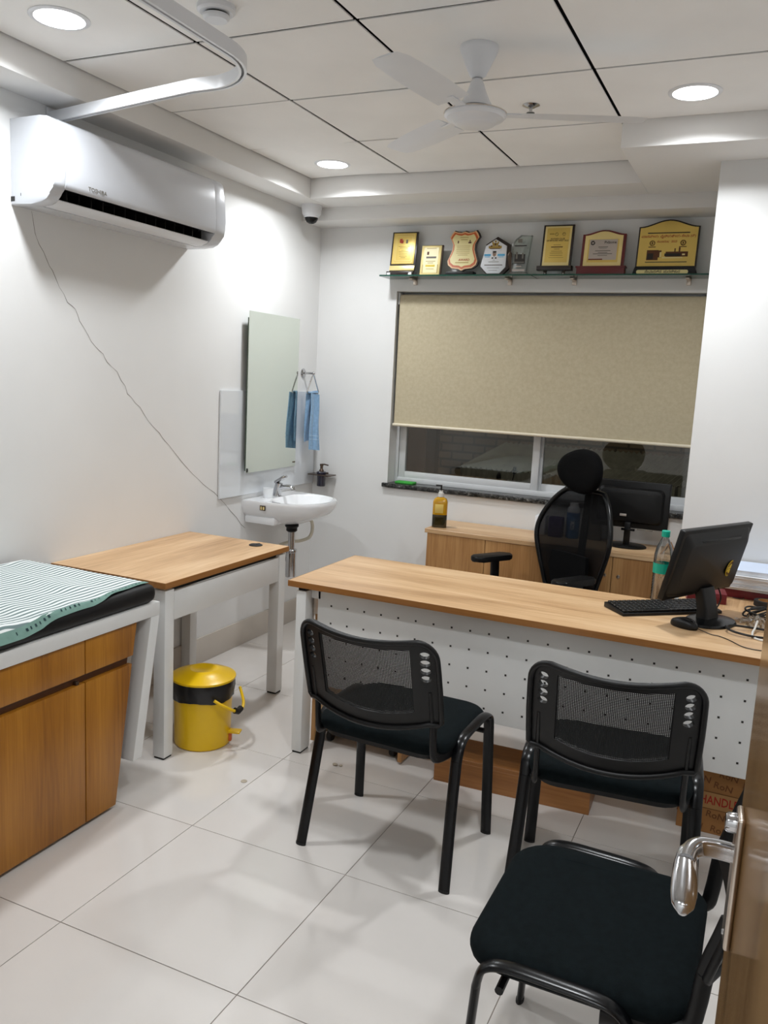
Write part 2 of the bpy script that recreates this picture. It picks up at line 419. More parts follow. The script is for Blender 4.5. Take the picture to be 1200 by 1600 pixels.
# walls
wl = struct(B().box(-.2, 0, FY, .25, 0, 2.9).build('wall_left', M_wall))
WX0, WX1, WZ0, WZ1 = .535, 2.36, .90, 2.09
wb = B(); wb.box(-.0, WX0, 0, .25, 0, 2.9); wb.box(WX1, RX + .2, 0, .25, 0, 2.9); wb.box(WX0, WX1, 0, .25, 0, WZ0); wb.box(WX0, WX1, 0, .25, WZ1, 2.9)
wbk = struct(wb.build('wall_back', M_wall, smooth=0))
struct(B().box(RX, RX + .2, FY, 0, 0, 2.9).build('wall_right', M_wall))
wf = B(); wf.box(-.2, 1.84, FY - .15, FY, 0, 2.9); wf.box(2.80, RX + .2, FY - .15, FY, 0, 2.9); wf.box(1.84, 2.80, FY - .15, FY, 2.12, 2.9)
struct(wf.build('wall_front', M_wall, smooth=0))
struct(B().box(2.353, RX, -.80, 0, 0, 2.56, .004).build('wall_pillar', M_wall))
wc = B(); wc.box(.5, 3.9, -6.05, -5.9, 0, 2.9); wc.box(.35, .5, -6.05, FY - .15, 0, 2.9); wc.box(3.9, 4.05, -6.05, FY - .15, 0, 2.9); wc.box(RX + .2, 3.9, FY - .15, FY, 0, 2.9); wc.box(.35, 4.05, -6.05, FY - .151, 2.60, 2.75)  # unseen corridor, added so its lit walls bounce fill into the room
struct(wc.build('wall_corridor', M_wall, smooth=0))
# skirting tiles
for nm, bx_, in (('baseboard_left', (0, .010, FY, 0, 0, .145)), ('baseboard_back', (.010, 2.353, -.010, 0, 0, .145))):
    struct(B().box(*bx_, bev=.003).build(nm, M_skirt))
# ceiling boards hung under a dark void
CZ = 2.645
ceil = struct(B().box(-.2, RX + .2, FY - .15, .25, CZ + .009, CZ + .2).build('ceiling', M_cgap))
cxs = [.19, .783, 1.381, 1.983, 2.583, 3.25]; cys = [-.48, -1.085, -1.68, -2.285, -2.885, -3.485, -4.085, -4.45]
gap = .0065
for i in range(5):
    for j in range(7):
        x0, x1, y1, y0 = cxs[i] + gap, cxs[i + 1] - gap, cys[j] - gap, cys[j + 1] + gap
        o = B().box(-(x1 - x0) / 2, (x1 - x0) / 2, -(y1 - y0) / 2, (y1 - y0) / 2, 0, .005, .0008, 1).build('ceiling_tile', M_ctile, ceil)
        o.location = ((x0 + x1) / 2, (y0 + y1) / 2, CZ)
        if (i, j) == (0, 0):          # warped board in the corner, its long edges bowed down from the grid
            for v in o.data.vertices: pass
            bm_ = bmesh.new(); bm_.from_mesh(o.data)
            bmesh.ops.subdivide_edges(bm_, edges=bm_.edges, cuts=8, use_grid_fill=True)
            for v in bm_.verts:
                u = (v.co.x / (x1 - x0) + .5); s_ = math.sin(PI * min(1, max(0, u)))
                v.co.z += .007 * s_ * (2 * abs(v.co.y) / (y1 - y0)) ** 3 - .002 * s_
            bm_.to_mesh(o.data); bm_.free()
        elif (i, j) == (0, 1): o.rotation_euler = (R(-.3), 0, 0)
        elif (i, j) == (0, 4): o.rotation_euler = (0, R(-.35), 0)
# plaster drops around the boards
SZ = 2.54
struct(B().box(0, .19, FY, 0, SZ, 2.70, .003).build('trim_1', M_soff))
struct(B().box(.19, 1.986, -.48, 0, SZ, 2.70, .003).build('trim_2', M_soff))
struct(B().box(1.986, RX, -1.09, 0, SZ, 2.70, .003).build('trim_3', M_soff))
struct(B().box(0, 2.353, -.235, 0, 2.467, SZ + .01, .003).build('trim_4', M_soff))
# hairline crack in the plaster of the left wall
ck = [(-2.262, 2.135), (-2.250, 2.06), (-2.228, 2.02), (-2.195, 1.965), (-2.165, 1.925), (-2.13, 1.87), (-2.085, 1.815), (-2.045, 1.785), (-2.02, 1.74), (-1.975, 1.69),
      (-1.93, 1.64), (-1.885, 1.615), (-1.86, 1.575), (-1.80, 1.535), (-1.75, 1.475), (-1.735, 1.445), (-1.68, 1.405), (-1.62, 1.35), (-1.565, 1.295), (-1.51, 1.26), (-1.475, 1.215),
      (-1.40, 1.165), (-1.34, 1.11), (-1.24, 1.03), (-1.16, .975), (-1.06, .92), (-.98, .86), (-.90, .80), (-.80, .715), (-.72, .655)]
cv = []
rnd = random.Random(3)
for i in range(len(ck) - 1):
    for t in (0, .5):
        cv.append((ck[i][0] + (ck[i + 1][0] - ck[i][0]) * t + rnd.uniform(-.004, .004), ck[i][1] + (ck[i + 1][1] - ck[i][1]) * t + rnd.uniform(-.004, .004)))
b = B(); prev = None
for y, z in cv:
    hw = rnd.uniform(.0004, .0013)
    cur = (b.bm.verts.new((.0006, y - hw, z - hw)), b.bm.verts.new((.0006, y + hw, z + hw)))
    if prev: b.bm.faces.new((prev[0], prev[1], cur[1], cur[0]))
    prev = cur
b.build('plaster_crack', M_crack, wl, smooth=0)

# ------------------------------------------------------------------ window
win = thing('window_1', 'white aluminium sliding window with two panes under the roller blind', 'window', (0, 0, 0)); win['kind'] = 'structure'
def frame_box(name, x0, x1, z0, z1, y0, y1, t, parent, tb=None):
    tb = tb or t
    b = B(); b.box(x0, x0 + t, y0, y1, z0, z1, .002); b.box(x1 - t, x1, y0, y1, z0, z1, .002); b.box(x0 + t, x1 - t, y0, y1, z0, z0 + tb, .002); b.box(x0 + t, x1 - t, y0, y1, z1 - t, z1, .002)
    return b.build(name, M_al, parent)
frame_box('window_frame', WX0, WX1, .93, WZ1, .10, .19, .022, win, .03)
for x0, x1, yy in ((.560, 1.455, .105), (1.425, 2.336, .145)):
    s_ = frame_box('sash', x0, x1, .958, 2.066, yy, yy + .034, .042, win, .042)
    B().box(x0 + .042, x1 - .042, yy + .014, yy + .019, 1.0, 2.024).build('pane', M_pane, s_)
sill = struct(B().box(WX0 - .03, WX1, -.022, .25, .905, .930, .003).build('trim_5', M_granite))
# roller blind
bl = thing('roller_blind', 'beige fabric roller blind pulled three quarters down over the window', 'blind', (1.42, .045, 2.05))
LX = .87
b = B(); b.tube([(-LX, 0, 0), (LX, 0, 0)], .026, 20); b.build('roller_tube', M_blind, bl)
b = B(); b.grid(lambda u, v: (-LX + 2 * LX * u, -.026 + .004 * math.sin(u * 7 + 1) * v, -.002 - .752 * v), 20, 10); b.solid(.0012); b.build('fabric', M_blind, bl)
b = B(); b.tube([(-LX - .004, -.028, -.757), (LX + .004, -.028, -.757)], .009, 12); b.build('bottom_bar', M_blindbar, bl)
for sx in (-1, 1): B().cbox((sx * (LX + .006), 0, 0), (.008, .06, .07), .004).build('end_bracket', M_al, bl)

# ------------------------------------------------------------------ yard outside the window, at night
struct(B().box(-4, 6, .26, 6, -.18, -.12).build('trim_6', M_yard))
yw = tag(B().box(-4, 6, 3.6, 3.8, -.12, 4).build('yard_brick_wall', M_brick), 'dim brick wall across the yard seen through the window', 'wall')
tag(B().box(-1.6, -.62, 3.50, 3.60, -.12, 3.2, .01).build('yard_gate', M_yarddoor), 'plain brown gate leaf at far left behind the window', 'gate')
tag(B().box(-.60, -.49, 3.46, 3.58, -.12, 3.2, .01).build('yard_post', M_yardpost), 'dark upright post behind the left window pane', 'post')
sh = thing('corrugated_shelter', 'ribbed metal sheet shelter roof in the dark yard', 'shelter', (1.35, 2.95, 0))
b = B(); nn = 130
b.rings([[(-1.25 + 3.2 * k / nn, -.35, .80 + .010 * math.cos(k * PI)) for k in range(nn + 1)], [(-1.05 + 3.2 * k / nn, .40, 1.00 + .010 * math.cos(k * PI)) for k in range(nn + 1)]], closed=False); b.solid(.003)
b.build('roof_sheet', M_tin, sh, smooth=0)
b = B(); b.rings([[(-1.25 + 3.2 * k / nn, -.36 + .008 * math.cos(k * PI), .80) for k in range(nn + 1)], [(-1.25 + 3.2 * k / nn, -.36 + .008 * math.cos(k * PI), .72) for k in range(nn + 1)]], closed=False); b.solid(.003); b.build('fascia', M_tin, sh, smooth=0)
for x in (-1.2, 1.9):
    for y in (-.3, .35): B().cbox((x, y, .33), (.04, .04, .9)).build('post', M_yardpost, sh)
mb = thing('parked_motorbike', 'dark parked motorbike with a round mirror below the shelter', 'motorbike', (.36, 2.0, -.12), R(4))
mb.scale = (.88, .88, .88)
for sx in (-.62, .62):
    b = B(); b.tube([(sx + .26 * math.cos(2 * PI * k / 28), 0, .30 + .26 * math.sin(2 * PI * k / 28)) for k in range(28)], .045, 8, closed=True); wh = b.build('wheel', M_rubber, mb)
    b = B(); b.lathe([(.05, -.03), (.05, .03)], 12, mat=Matrix.Translation((sx, 0, .3)) @ Matrix.Rotation(PI / 2, 4, 'X')); b.build('hub', M_steel, wh)
b = B(); b.ball((.15, 0, .72), .2, (1.3, .6, .55)); b.build('fuel_tank', M_gloss, mb)
b = B(); b.ball((-.38, 0, .74), .2, (1.9, .62, .28)); b.build('seat', M_rubber, mb)
b = B(); b.tube(smooth_path([(.62, 0, .3), (.48, 0, .7), (.40, 0, .88)]), .035, 8); b.cbox((0, 0, .42), (.4, .2, .3), .04); b.tube([(-.62, .07, .3), (0, .07, .35)], .03); b.build('frame', M_black, mb)
b = B(); b.tube(smooth_path([(.34, -.34, .90), (.40, -.15, .93), (.40, .15, .93), (.34, .34, .90)]), .014, 8); b.build('handlebar', M_black, mb)
b = B(); b.ball((.56, 0, .84), .085, (.7, 1, 1)); b.build('headlamp', M_chrome, mb)
for sy in (-1, 1):
    b = B(); b.tube(smooth_path([(.38, sy * .25, .92), (.40, sy * .30, 1.02), (.40, sy * .33, 1.06)]), .006, 6); b.ball((.40, sy * .34, 1.09), .055, (.35, 1, .8)); b.build('mirror', M_black, mb)

# ------------------------------------------------------------------ ceiling fittings
def downlight(x, y, label, CZ=CZ):
    t = thing('downlight', label, 'ceiling light', (x, y, CZ), group='round ceiling downlights')
    B().lathe([(.078, 0), (.094, 0), (.094, -.002), (.084, -.006), (.078, -.005)], 40).build('trim_ring', M_plastic, t)
    B().lathe([(.0005, -.001), (.078, -.001), (.079, -.003), (.076, -.0045), (.0005, -.0045)], 40).build('diffuser', M_lamp, t)
    la = bpy.data.lights.new('downlight_beam', 'AREA'); la.shape = 'DISK'; la.size = .15; la.energy = LAMP; la.color = (.935, .97, 1.0); la.spread = R(148)
    lo = bpy.data.objects.new('downlight_beam', la); COL.objects.link(lo); lo.parent = t; lo.location = (0, 0, -.0052)
downlight(.48, -2.586, 'lit round downlight in the ceiling above the air conditioner')
downlight(.47, -.745, 'lit round downlight above the security camera corner')
downlight(2.285, -1.36, 'lit round downlight beside the pillar, right of the fan')
downlight(1.5, -5.2, 'added fill downlight in the unseen corridor outside the door, left one', 2.60)  # added behind the camera to lift the ceiling and front floor
downlight(2.6, -5.4, 'added fill downlight in the unseen corridor outside the door, right one', 2.60)  # second fill lamp added in the corridor
downlight(2.285, -3.20, 'round ceiling downlight nearest the door, out of the picture')

t = thing('smoke_detector', 'round white smoke detector at the top edge of the ceiling', 'smoke detector', (1.02, -2.50, CZ))
B().lathe([(.0005, 0), (.058, 0), (.058, -.014), (.050, -.020), (.0005, -.020)], 32).build('base', M_plastic, t)
B().lathe([(.0005, -.026), (.040, -.026), (.040, -.033), (.034, -.040), (.0005, -.042)], 32).build('cap', M_plastic, t)
B().lathe([(.0005, -.0195), (.034, -.0195), (.034, -.0265), (.0005, -.0265)], 24).build('sensor_slot', M_black, t)

t = thing('ceiling_sprinkler', 'small chrome sprinkler rose on the ceiling right of the fan', 'sprinkler', (1.684, -1.376, CZ))
B().lathe([(.0005, 0), (.034, 0), (.034, -.002), (.020, -.008), (.012, -.012), (.0005, -.012)], 28).build('rose', M_chrome, t)
B().lathe([(.0005, -.012), (.006, -.012), (.006, -.026), (.016, -.028), (.016, -.030), (.0005, -.030)], 16).build('head', M_chrome, t)

fan = thing('ceiling_fan', 'white ceiling fan with bell canopy and flat round motor', 'ceiling fan', (1.675, -1.98, CZ))
B().lathe([(.0005, 0), (.061, 0), (.063, -.006), (.061, -.016), (.050, -.040), (.036, -.070), (.026, -.090), (.018, -.096), (.0005, -.096)], 32).build('canopy', M_plastic, fan)
B().lathe([(.0005, -.09), (.010, -.09), (.010, -.195), (.0005, -.195)], 14).build('down_rod', M_plastic, fan)
b = B(); b.lathe([(.016, -.100), (.022, -.112), (.030, -.135), (.044, -.165), (.054, -.180), (.055, -.186), (.050, -.186), (.040, -.166), (.026, -.135), (.014, -.104)], 32); b.build('lower_bell', M_plastic, fan)
mo = B().lathe([(.0005, -.188), (.030, -.190), (.075, -.196), (.098, -.202), (.102, -.208), (.102, -.213), (.098, -.216), (.094, -.222), (.074, -.228), (.066, -.238), (.055, -.243), (.0005, -.244)], 40).build('motor', M_plastic, fan)
b = B(); b.tube([(.1025 * math.cos(2 * PI * k / 40), .1025 * math.sin(2 * PI * k / 40), -.2055) for k in range(40)], .0016, 6, closed=True); b.build('seam_ring', M_steel, mo)
for k, a in enumerate((R(142), R(262), R(22))):
    m = Matrix.Rotation(a, 4, 'Z')
    b = B(); pr = []
    for s_ in range(11):
        u = s_ / 10; x = .15 + .40 * u; hw = .044 + .018 * math.sin(PI * (.25 + .6 * u)); 
        if s_ == 10: hw *= .8
        tw = R(9 - 3 * u)
        pr.append([m @ Vector((x, c * hw * math.cos(tw), -.206 + c * hw * math.sin(tw) + d)) for c, d in ((-1, 0), (-.3, .003), (.4, .003), (1, 0), (.4, -.0015), (-.3, -.0015))])
    bl_ = b.rings(pr).build('blade', M_plastic, fan)
    b = B(); b.box(.06, .19, -.018, .018, -.209, -.204, .002, mat=m); b.build('blade_arm', M_plastic, bl_)

# curtain track around the examination couch
tk = thing('curtain_track', 'white curved curtain track running from the wall across the ceiling', 'curtain track', (0, 0, 2.50))
path = [(.0, -2.165), (.25, -2.212), (.55, -2.268), (.80, -2.312)]
cxk, cyk, rk = .855, -2.565, .255
for k in range(0, 13):
    a = R(80 - 80 * k / 12); path.append((cxk + rk * math.cos(a), cyk + rk * math.sin(a)))
path += [(1.112, -2.9), (1.113, -3.4), (1.113, FY)]
b = B(); b.tube([(x, y, 0) for x, y in path], prof=[(-.0125, -.020), (-.004, -.020), (-.004, -.012), (.004, -.012), (.004, -.020), (.0125, -.020), (.0125, .020), (-.0125, .020)]); b.build('track', M_plastic, tk)
b = B(); b.tube([(x, y, -.0125) for x, y in path], prof=[(-.0035, -.001), (.0035, -.001), (.0035, .001), (-.0035, .001)]); b.build('runner_slot', M_acdark, tk)
B().box(0, .012, -2.19, -2.14, -.035, .035, .004).build('wall_flange', M_plastic, tk)
for x, y in ((1.112, -3.0), (1.113, -3.8)):
    b = B(); b.tube([(x, y, .019), (x, y, CZ - 2.5 if x > .19 else .04)], .004, 8); b.build('hanger_rod', M_plastic, tk)

# dome security camera
t = thing('dome_camera', 'white dome security camera with black bubble in the ceiling corner', 'camera', (.105, -.31, SZ))
B().lathe([(.0005, 0), (.060, 0), (.060, -.012), (.057, -.030), (.055, -.048), (.048, -.058), (.042, -.061), (.0005, -.061)], 36).build('housing', M_plastic, t)
B().lathe([(.0005, -.104), (.015, -.102), (.028, -.094), (.036, -.080), (.038, -.066), (.038, -.058), (.0005, -.058)], 32).build('bubble', M_gloss, t)
B().lathe([(.038, -.058), (.043, -.060), (.043, -.066), (.0395, -.070), (.038, -.066)], 32).build('ring', M_plastic, t)

# ------------------------------------------------------------------ air conditioner
ac = thing('air_conditioner', 'white split air conditioner high on the left wall', 'air conditioner', (0, -1.835, 2.14))
HL = .525
shell = [(0, .306), (.150, .306), (.180, .303), (.196, .292), (.205, .272), (.214, .20), (.219, .12), (.218, .078), (.214, .064), (.208, .058)]
full = shell + [(.196, .034), (.178, .016), (.150, .004), (.10, 0), (0, 0)]
for s0, s1, nm in ((-HL, -HL + .055, 'end_cap'), (HL - .075, HL, 'end_cap')):
    B().prism(full, s0, s1, 'xz', bev=.004).build(nm, M_acwhite, ac)
mid = shell + [(.200, .066), (.120, .085), (.085, .06), (.105, .010), (.10, 0), (0, 0)]
B().prism(mid, -HL + .055, HL - .075, 'xz').build('casing', M_acwhite, ac)
B().prism([(.205, .0575), (.199, .0645), (.120, .0835), (.087, .0595), (.1065, .012), (.118, .012), (.100, .058), (.122, .076), (.197, .058)], -HL + .056, HL - .076, 'xz').build('outlet_cavity', M_acdark, ac)
b = B(); b.prism([(.108, .001), (.140, .003), (.168, .013), (.178, .020), (.177, .023), (.164, .016), (.138, .008), (.108, .006)], -HL + .058, HL - .078, 'xz'); b.build('louvre', M_plastic, ac)
for k in range(14):
    y = -HL + .10 + k * .063
    if k == 0: vane = B().box(.120, .175, y, y + .0025, .026, .060).build('vane', M_acdark, ac)
    else:
        o = bpy.data.objects.new('vane', vane.data); COL.objects.link(o); o.parent = ac; o.location = (0, k * .063, 0)
B().box(.196, .2015, HL - .066, HL - .012, .004, .02, .002, mat=Matrix.Translation((-.03, 0, .012))).build('display_window', M_inkg, ac)
lettering('TOSHIBA', .020, M_inkg, ac, Matrix.Translation((.2195, -HL + .215, .083)) @ FACE_PX, wide=1.2)
b = B(); b.box(.05, .052, -HL - .0006, -HL + .002, .03, .04); b.box(.0, .02, -HL - .0006, -HL + .002, .012, .03); b.build('side_mark', M_acdark, ac)

# ------------------------------------------------------------------ mirror, glass panel, basin corner
m_ = thing('wall_mirror', 'tall frameless mirror standing off the left wall above the basin', 'mirror', (.0, -.5475, 1.01))
m_.rotation_euler = (0, 0, R(2.0))
B().box(.030, .034, -.2825, .2825, 0, .886, .0006, 1).build('mirror_glass', M_mirror, m_, smooth=0)
B().box(.0215, .0295, -.279, .262, .012, .85).build('backing_board', M_mirback, m_)
tag(B().box(.002, .0118, -1.03, -.012, .882, 1.465, .0012, 1).build('splashback', M_bpglass), 'white back-painted glass splashback on the wall behind the basin', 'splashback')

# wash basin: D-shaped bowl on the wall
bs = thing('wash_basin', 'white ceramic wash basin fixed to the left wall', 'basin', (0, -.545, .855))
def dshape(sx, sy, x0=0.0, n=40):
    """D outline, flat at the wall"""
    pts = []
    for k in range(n + 1):
        a = -PI / 2 + PI * k / n
        ca, sa = math.cos(a), math.sin(a)
        xx = x0 + .16 * sx + (sx * .84) * (abs(ca) ** .8) * 1.0
        yy = sy * (abs(sa) ** .85) * (1 if sa >= 0 else -1)
        pts.append((xx, yy))
    return [(x0, -sy)] + pts + [(x0, sy)]
O = lambda sx, sy, z, dx=0.0: [(max(.0, x) + dx, y, z) for x, y in dshape(sx, sy)]
b = B()
def inner(sx, sy, z, x0, n=43):
    out = []
    for k in range(n):
        a = 2 * PI * k / n; out.append((x0 + sx * math.cos(a), sy * math.sin(a), z))
    return out
# outer body
outer = [O(.435, .252, 0), O(.440, .255, -.012), O(.436, .250, -.040), O(.405, .235, -.075), O(.345, .205, -.105), O(.285, .165, -.130), O(.25, .12, -.145)]
b.rings([[Vector(p) for p in r] for r in outer], caps=False)
b.bm.faces.new([b.bm.verts.new(p) for p in outer[-1]])
# rim and bowl
n43 = len(outer[0])
def bowl(sx, sy, z, cx=.245):
    out = []
    for k in range(n43):
        x, y, _ = outer[0][k]; a = math.atan2(y / .252, (x - cx) / .19)
        out.append(Vector((cx + sx * math.cos(a), sy * math.sin(a), z)))
    return out
b.rings([[Vector(p) for p in outer[0]], bowl(.172, .215, .0), bowl(.166, .208, -.008), bowl(.150, .188, -.055), bowl(.115, .14, -.095), bowl(.06, .07, -.112), bowl(.02, .02, -.116)], caps=False)
b.bm.faces.new([b.bm.verts.new(p) for p in bowl(.02, .02, -.116)])
bmesh.ops.remove_doubles(b.bm, verts=b.bm.verts, dist=.0004)
bo = b.build('bowl', M_ceramic, bs, smooth=50)
B().box(0, .20, -.225, .225, -.135, -.09, .012).build('back_skirt', M_ceramic, bs)
B().lathe([(.0005, 0), (.011, 0), (.011, -.012), (.0005, -.012)], 16, mat=Matrix.Translation((.092, -.0, -.035)) @ Matrix.Rotation(R(80), 4, 'Y')).build('overflow_hole', M_black, bs)
st = B(); st.box(.122, .158, -.2562, -.2525, -.048, -.020, .001, mat=Matrix.Identity(4)); so = st.build('sticker', M_bronze, bs); 
b = B(); b.box(.128, .136, -.2570, -.2560, -.044, -.026); b.box(.143, .153, -.2570, -.2560, -.043, -.027); b.build('sticker_print', M_gold2, so)
# tap
tp = thing('basin_tap', 'chrome single-lever basin tap', 'tap', (.062, -.535, .855))
B().lathe([(.0005, 0), (.026, 0), (.030, .006), (.026, .012), (.024, .05), (.022, .080), (.0005, .084)], 24, mat=Matrix.Rotation(R(14), 4, 'Y')).build('body', M_chrome, tp)
b = B(); b.tube(smooth_path([(.006, 0, .038), (.05, 0, .058), (.095, 0, .062), (.112, 0, .052)]), prof=[(.015 * math.cos(2 * PI * k / 12), .012 * math.sin(2 * PI * k / 12)) for k in range(12)]); b.build('spout', M_chrome, tp)
b = B(); b.lathe([(.0005, -.012), (.013, -.012), (.013, .008), (.0005, .008)], 18, mat=Matrix.Translation((.112, 0, .052)) @ Matrix.Rotation(R(-25), 4, 'Y')); b.build('aerator', M_chrome, tp)
b = B(); b.box(-.016, .066, -.020, .020, .0, .018, .007, mat=Matrix.Translation((.012, 0, .080)) @ Matrix.Rotation(R(-32), 4, 'Y')); b.build('lever', M_chrome, tp)
tag(B().lathe([(.0005, 0), (.026, 0), (.030, .05), (.0305, .056), (.028, .056), (.024, .004), (.0005, .004)], 24).build('plastic_cup', M_frost), 'small clear white plastic cup on the basin ledge', 'cup').location = (.07, -.635, .8555)
# bottle trap and waste hose
tr = thing('bottle_trap', 'grey chrome bottle trap hanging under the basin', 'drain trap', (.215, -.60, .40))
B().lathe([(.0005, .309), (.040, .309), (.040, .300), (.032, .292), (.032, .275), (.024, .268), (.0005, .268)], 24).build('waste_coupling', M_black, tr)
B().lathe([(.0005, .272), (.019, .272), (.019, .150), (.0005, .150)], 20).build('inlet_pipe', M_chrome, tr)
B().lathe([(.0005, .165), (.031, .165), (.034, .160), (.034, .150), (.030, .145), (.030, .010), (.028, 0), (.0005, 0)], 28).build('trap_body', M_chrome, tr)
b = B(); b.tube([(-.02, 0, .105), (-.213, 0, .105)], .017, 16); b.lathe([(.022, -.02), (.022, .02)], 16, mat=Matrix.Translation((-.045, 0, .105)) @ Matrix.Rotation(PI / 2, 4, 'Y')); b.build('wall_pipe', M_chrome, tr)
b = B(); b.tube(smooth_path([(.15, -.315, .73), (.155, -.27, .685), (.15, -.24, .63), (.14, -.255, .575), (.12, -.33, .560), (.10, -.42, .565), (.07, -.50, .55), (.03, -.53, .51), (.0, -.53, .49)], 8), .0105, 10)
tag(b.build('waste_hose', M_hose), 'cream flexible hose looping under the basin', 'hose')
# towel ring and towel
t = thing('towel_ring', 'chrome triangular towel ring on the left wall near the corner', 'towel ring', (0, -.165, 1.578))
B().lathe([(.0005, 0), (.028, 0), (.028, .004), (.022, .009), (.010, .012), (.0005, .012)], 24, mat=Matrix.Translation((.0, 0, 0)) @ Matrix.Rotation(PI / 2, 4, 'Y')).build('wall_flange', M_chrome, t)
b = B(); b.tube([(.008, 0, 0), (.074, 0, 0)], .007, 12); b.ball((.074, 0, 0), .010); b.build('arm', M_chrome, t)
b = B(); b.tube([(.074, 0, -.004), (.074, -.020, -.030), (.074, -.072, -.112), (.074, -.066, -.122), (.074, .066, -.122), (.074, .072, -.112), (.074, .020, -.030)], .0042, 8, closed=True); b.build('ring', M_chrome, t)
tw = thing('hand_towel', 'pale blue terry hand towel draped over the towel ring', 'towel', (.074, -.165, 1.456))
def towel_f(side):
    def f(u, v):
        y = (-.060 + .120 * u) * (1 + .22 * v - .10 * v * v) + .004 * math.sin(v * 7); fold = .012 * math.sin(u * 9 + side + v) * (1 - .35 * v) + .008 * math.sin(u * 17 + 2.5 * v + side) * (.4 + .6 * v)
        if side > 0: return (.010 + .016 * v + fold * .8, y - .012 * v, .004 - .345 * v - .012 * u)
        return (-.012 - .012 * v + fold * .6, y + .010 + .0 * v, .004 - .30 * v + .015 * u)
    return f
b = B(); b.grid(towel_f(1), 26, 22); b.grid(lambda u, v: [(-.012 + .022 * v) if i == 0 else (-.058 + .116 * u + .010 * (1 - v)) if i == 1 else .006 + .006 * math.sin(PI * v) for i in range(3)], 26, 4); b.solid(.006); b.build('front_drop', M_towel, tw, smooth=80)
b = B(); b.grid(towel_f(-1), 26, 18); b.solid(.006); b.build('rear_drop', M_towel, tw, smooth=80)
for v0 in (.735, .80):
    f = towel_f(1); b = B(); b.grid(lambda u, v: Vector(f(u, v0 + .018 * v)) + Vector((.0045, 0, 0)), 26, 1); b.solid(.003); b.build('border_band', M_towel3, tw, smooth=80)
# soap shelf and dispenser on the back wall
t = thing('soap_holder', 'small bronze glass shelf holding the soap dispenser', 'soap holder', (.10, 0, .942))
b = B(); b.plate(rr(.165, .09, .01, 3, 0, -.055), [ell(-.0, -.062, .031, .031, 20)], lambda u, v: (u, v, 0), .006); b.build('shelf', M_bronze, t)
B().cbox((0, -.006, 0), (.04, .012, .03), .004).build('wall_bracket', M_bronze, t)
d = thing('soap_dispenser', 'dark glass soap dispenser with a pump on the corner shelf', 'soap dispenser', (.10, -.062, .872))
B().lathe([(.0005, 0), (.025, 0), (.027, .003), (.027, .072), (.030, .078), (.031, .088), (.026, .094), (.0005, .094)], 28).build('bottle', M_soap, d)
B().lathe([(.0005, .094), (.016, .094), (.014, .104), (.009, .110), (.009, .128), (.012, .129), (.012, .142), (.0005, .142)], 20).build('pump', M_bronze, d)
b = B(); b.tube([(0, 0, .139), (.022, .002, .140), (.046, .004, .136)], .0045, 8); b.build('nozzle', M_bronze, d)

# ------------------------------------------------------------------ awards on glass shelves above the window
SHZ = 2.168
for k, (x0, x1, lab) in enumerate(((.485, 1.392, 'left glass shelf above the window carrying five small awards'), (1.400, 2.335, 'right glass shelf above the window carrying three large awards'))):
    t = thing('glass_shelf', lab, 'shelf', ((x0 + x1) / 2, 0, SHZ), group='glass shelves over the window')
    hw = (x1 - x0) / 2
    B().box(-hw, hw, -.148, -.002, -.008, 0).build('glass', M_shelfgl, t, smooth=0)
    b = B(); b.box(-hw, hw, -.1505, -.148, -.008, 0); b.box(-hw - .0015, -hw, -.15, -.002, -.008, 0); b.box(hw, hw + .0015, -.15, -.002, -.008, 0); b.build('green_edge', M_gledge, t, smooth=0)
    for x in ((.655, 1.235) if k == 0 else (1.60, 2.195)):
        b = B(); b.box(-.010, .010, -.085, 0, -.020, -.0085, .003, mat=Matrix.Translation((x - (x0 + x1) / 2, 0, 0))); b.box(-.012, .012, -.012, 0, -.042, -.008, .003, mat=Matrix.Translation((x - (x0 + x1) / 2, 0, 0))); b.build('bracket', M_steel, t)
TL = R(8)
def award(name, label, x, y, lean=TL, group='awards on the glass shelves'):
    t = thing(name, label, 'award', (x, y, SHZ + .0005), group=group)
    return t, Matrix.Rotation(-lean, 4, 'X')
def pr(t, name, poly, y0, y1, mat, m, bev=0.0): return B().prism(poly, y0, y1, 'xz', mat=m, bev=bev).build(name, mat, t)
def rows(t, m, y, mat, rws, name='lettering'):
    b = B()
    for cx, cz, wd, ht in rws: b.box(cx - wd / 2, cx + wd / 2, y - .0006, y, cz - ht / 2, cz + ht / 2, mat=m)
    return b.build(name, mat, t, smooth=0)
def rect(wd, z0, z1, cx=0): return [(cx - wd / 2, z0), (cx + wd / 2, z0), (cx + wd / 2, z1), (cx - wd / 2, z1)]
# 1 tall gold on dark board with two white feet
t, m = award('award_plaque', 'gold plaque on tall dark board, leftmost on the glass shelf', .595, -.085)
pr(t, 'back_board', rect(.163, .020, .258), 0, .012, M_darkwood, m, .002)
pl_ = pr(t, 'gold_plate', rect(.142, .070, .250), -.004, 0, M_gold, m, .001)
pr(t, 'name_plate', rect(.158, .032, .060), -.006, 0, M_gold2, m, .001)
pr(t, 'base', rect(.170, .004, .024), -.03, .03, M_darkwood, Matrix.Identity(4), .003)
for sx in (-1, 1): B().cbox((sx * .068, -.024, .0085), (.022, .022, .017), .004).build('foot', M_ceramic, t)
b = B()
for q in (.118, .100):
    h0, h1 = (.077, .243) if q > .11 else (.088, .232)
    for bx in ((-q / 2, -q / 2 + .002, h0, h1), (q / 2 - .002, q / 2, h0, h1), (-q / 2, q / 2, h0, h0 + .002), (-q / 2, q / 2, h1 - .002, h1)): b.box(bx[0], bx[1], -.0048, -.004, bx[2], bx[3], mat=m)
b.build('engraved_border', M_gold2, pl_, smooth=0)
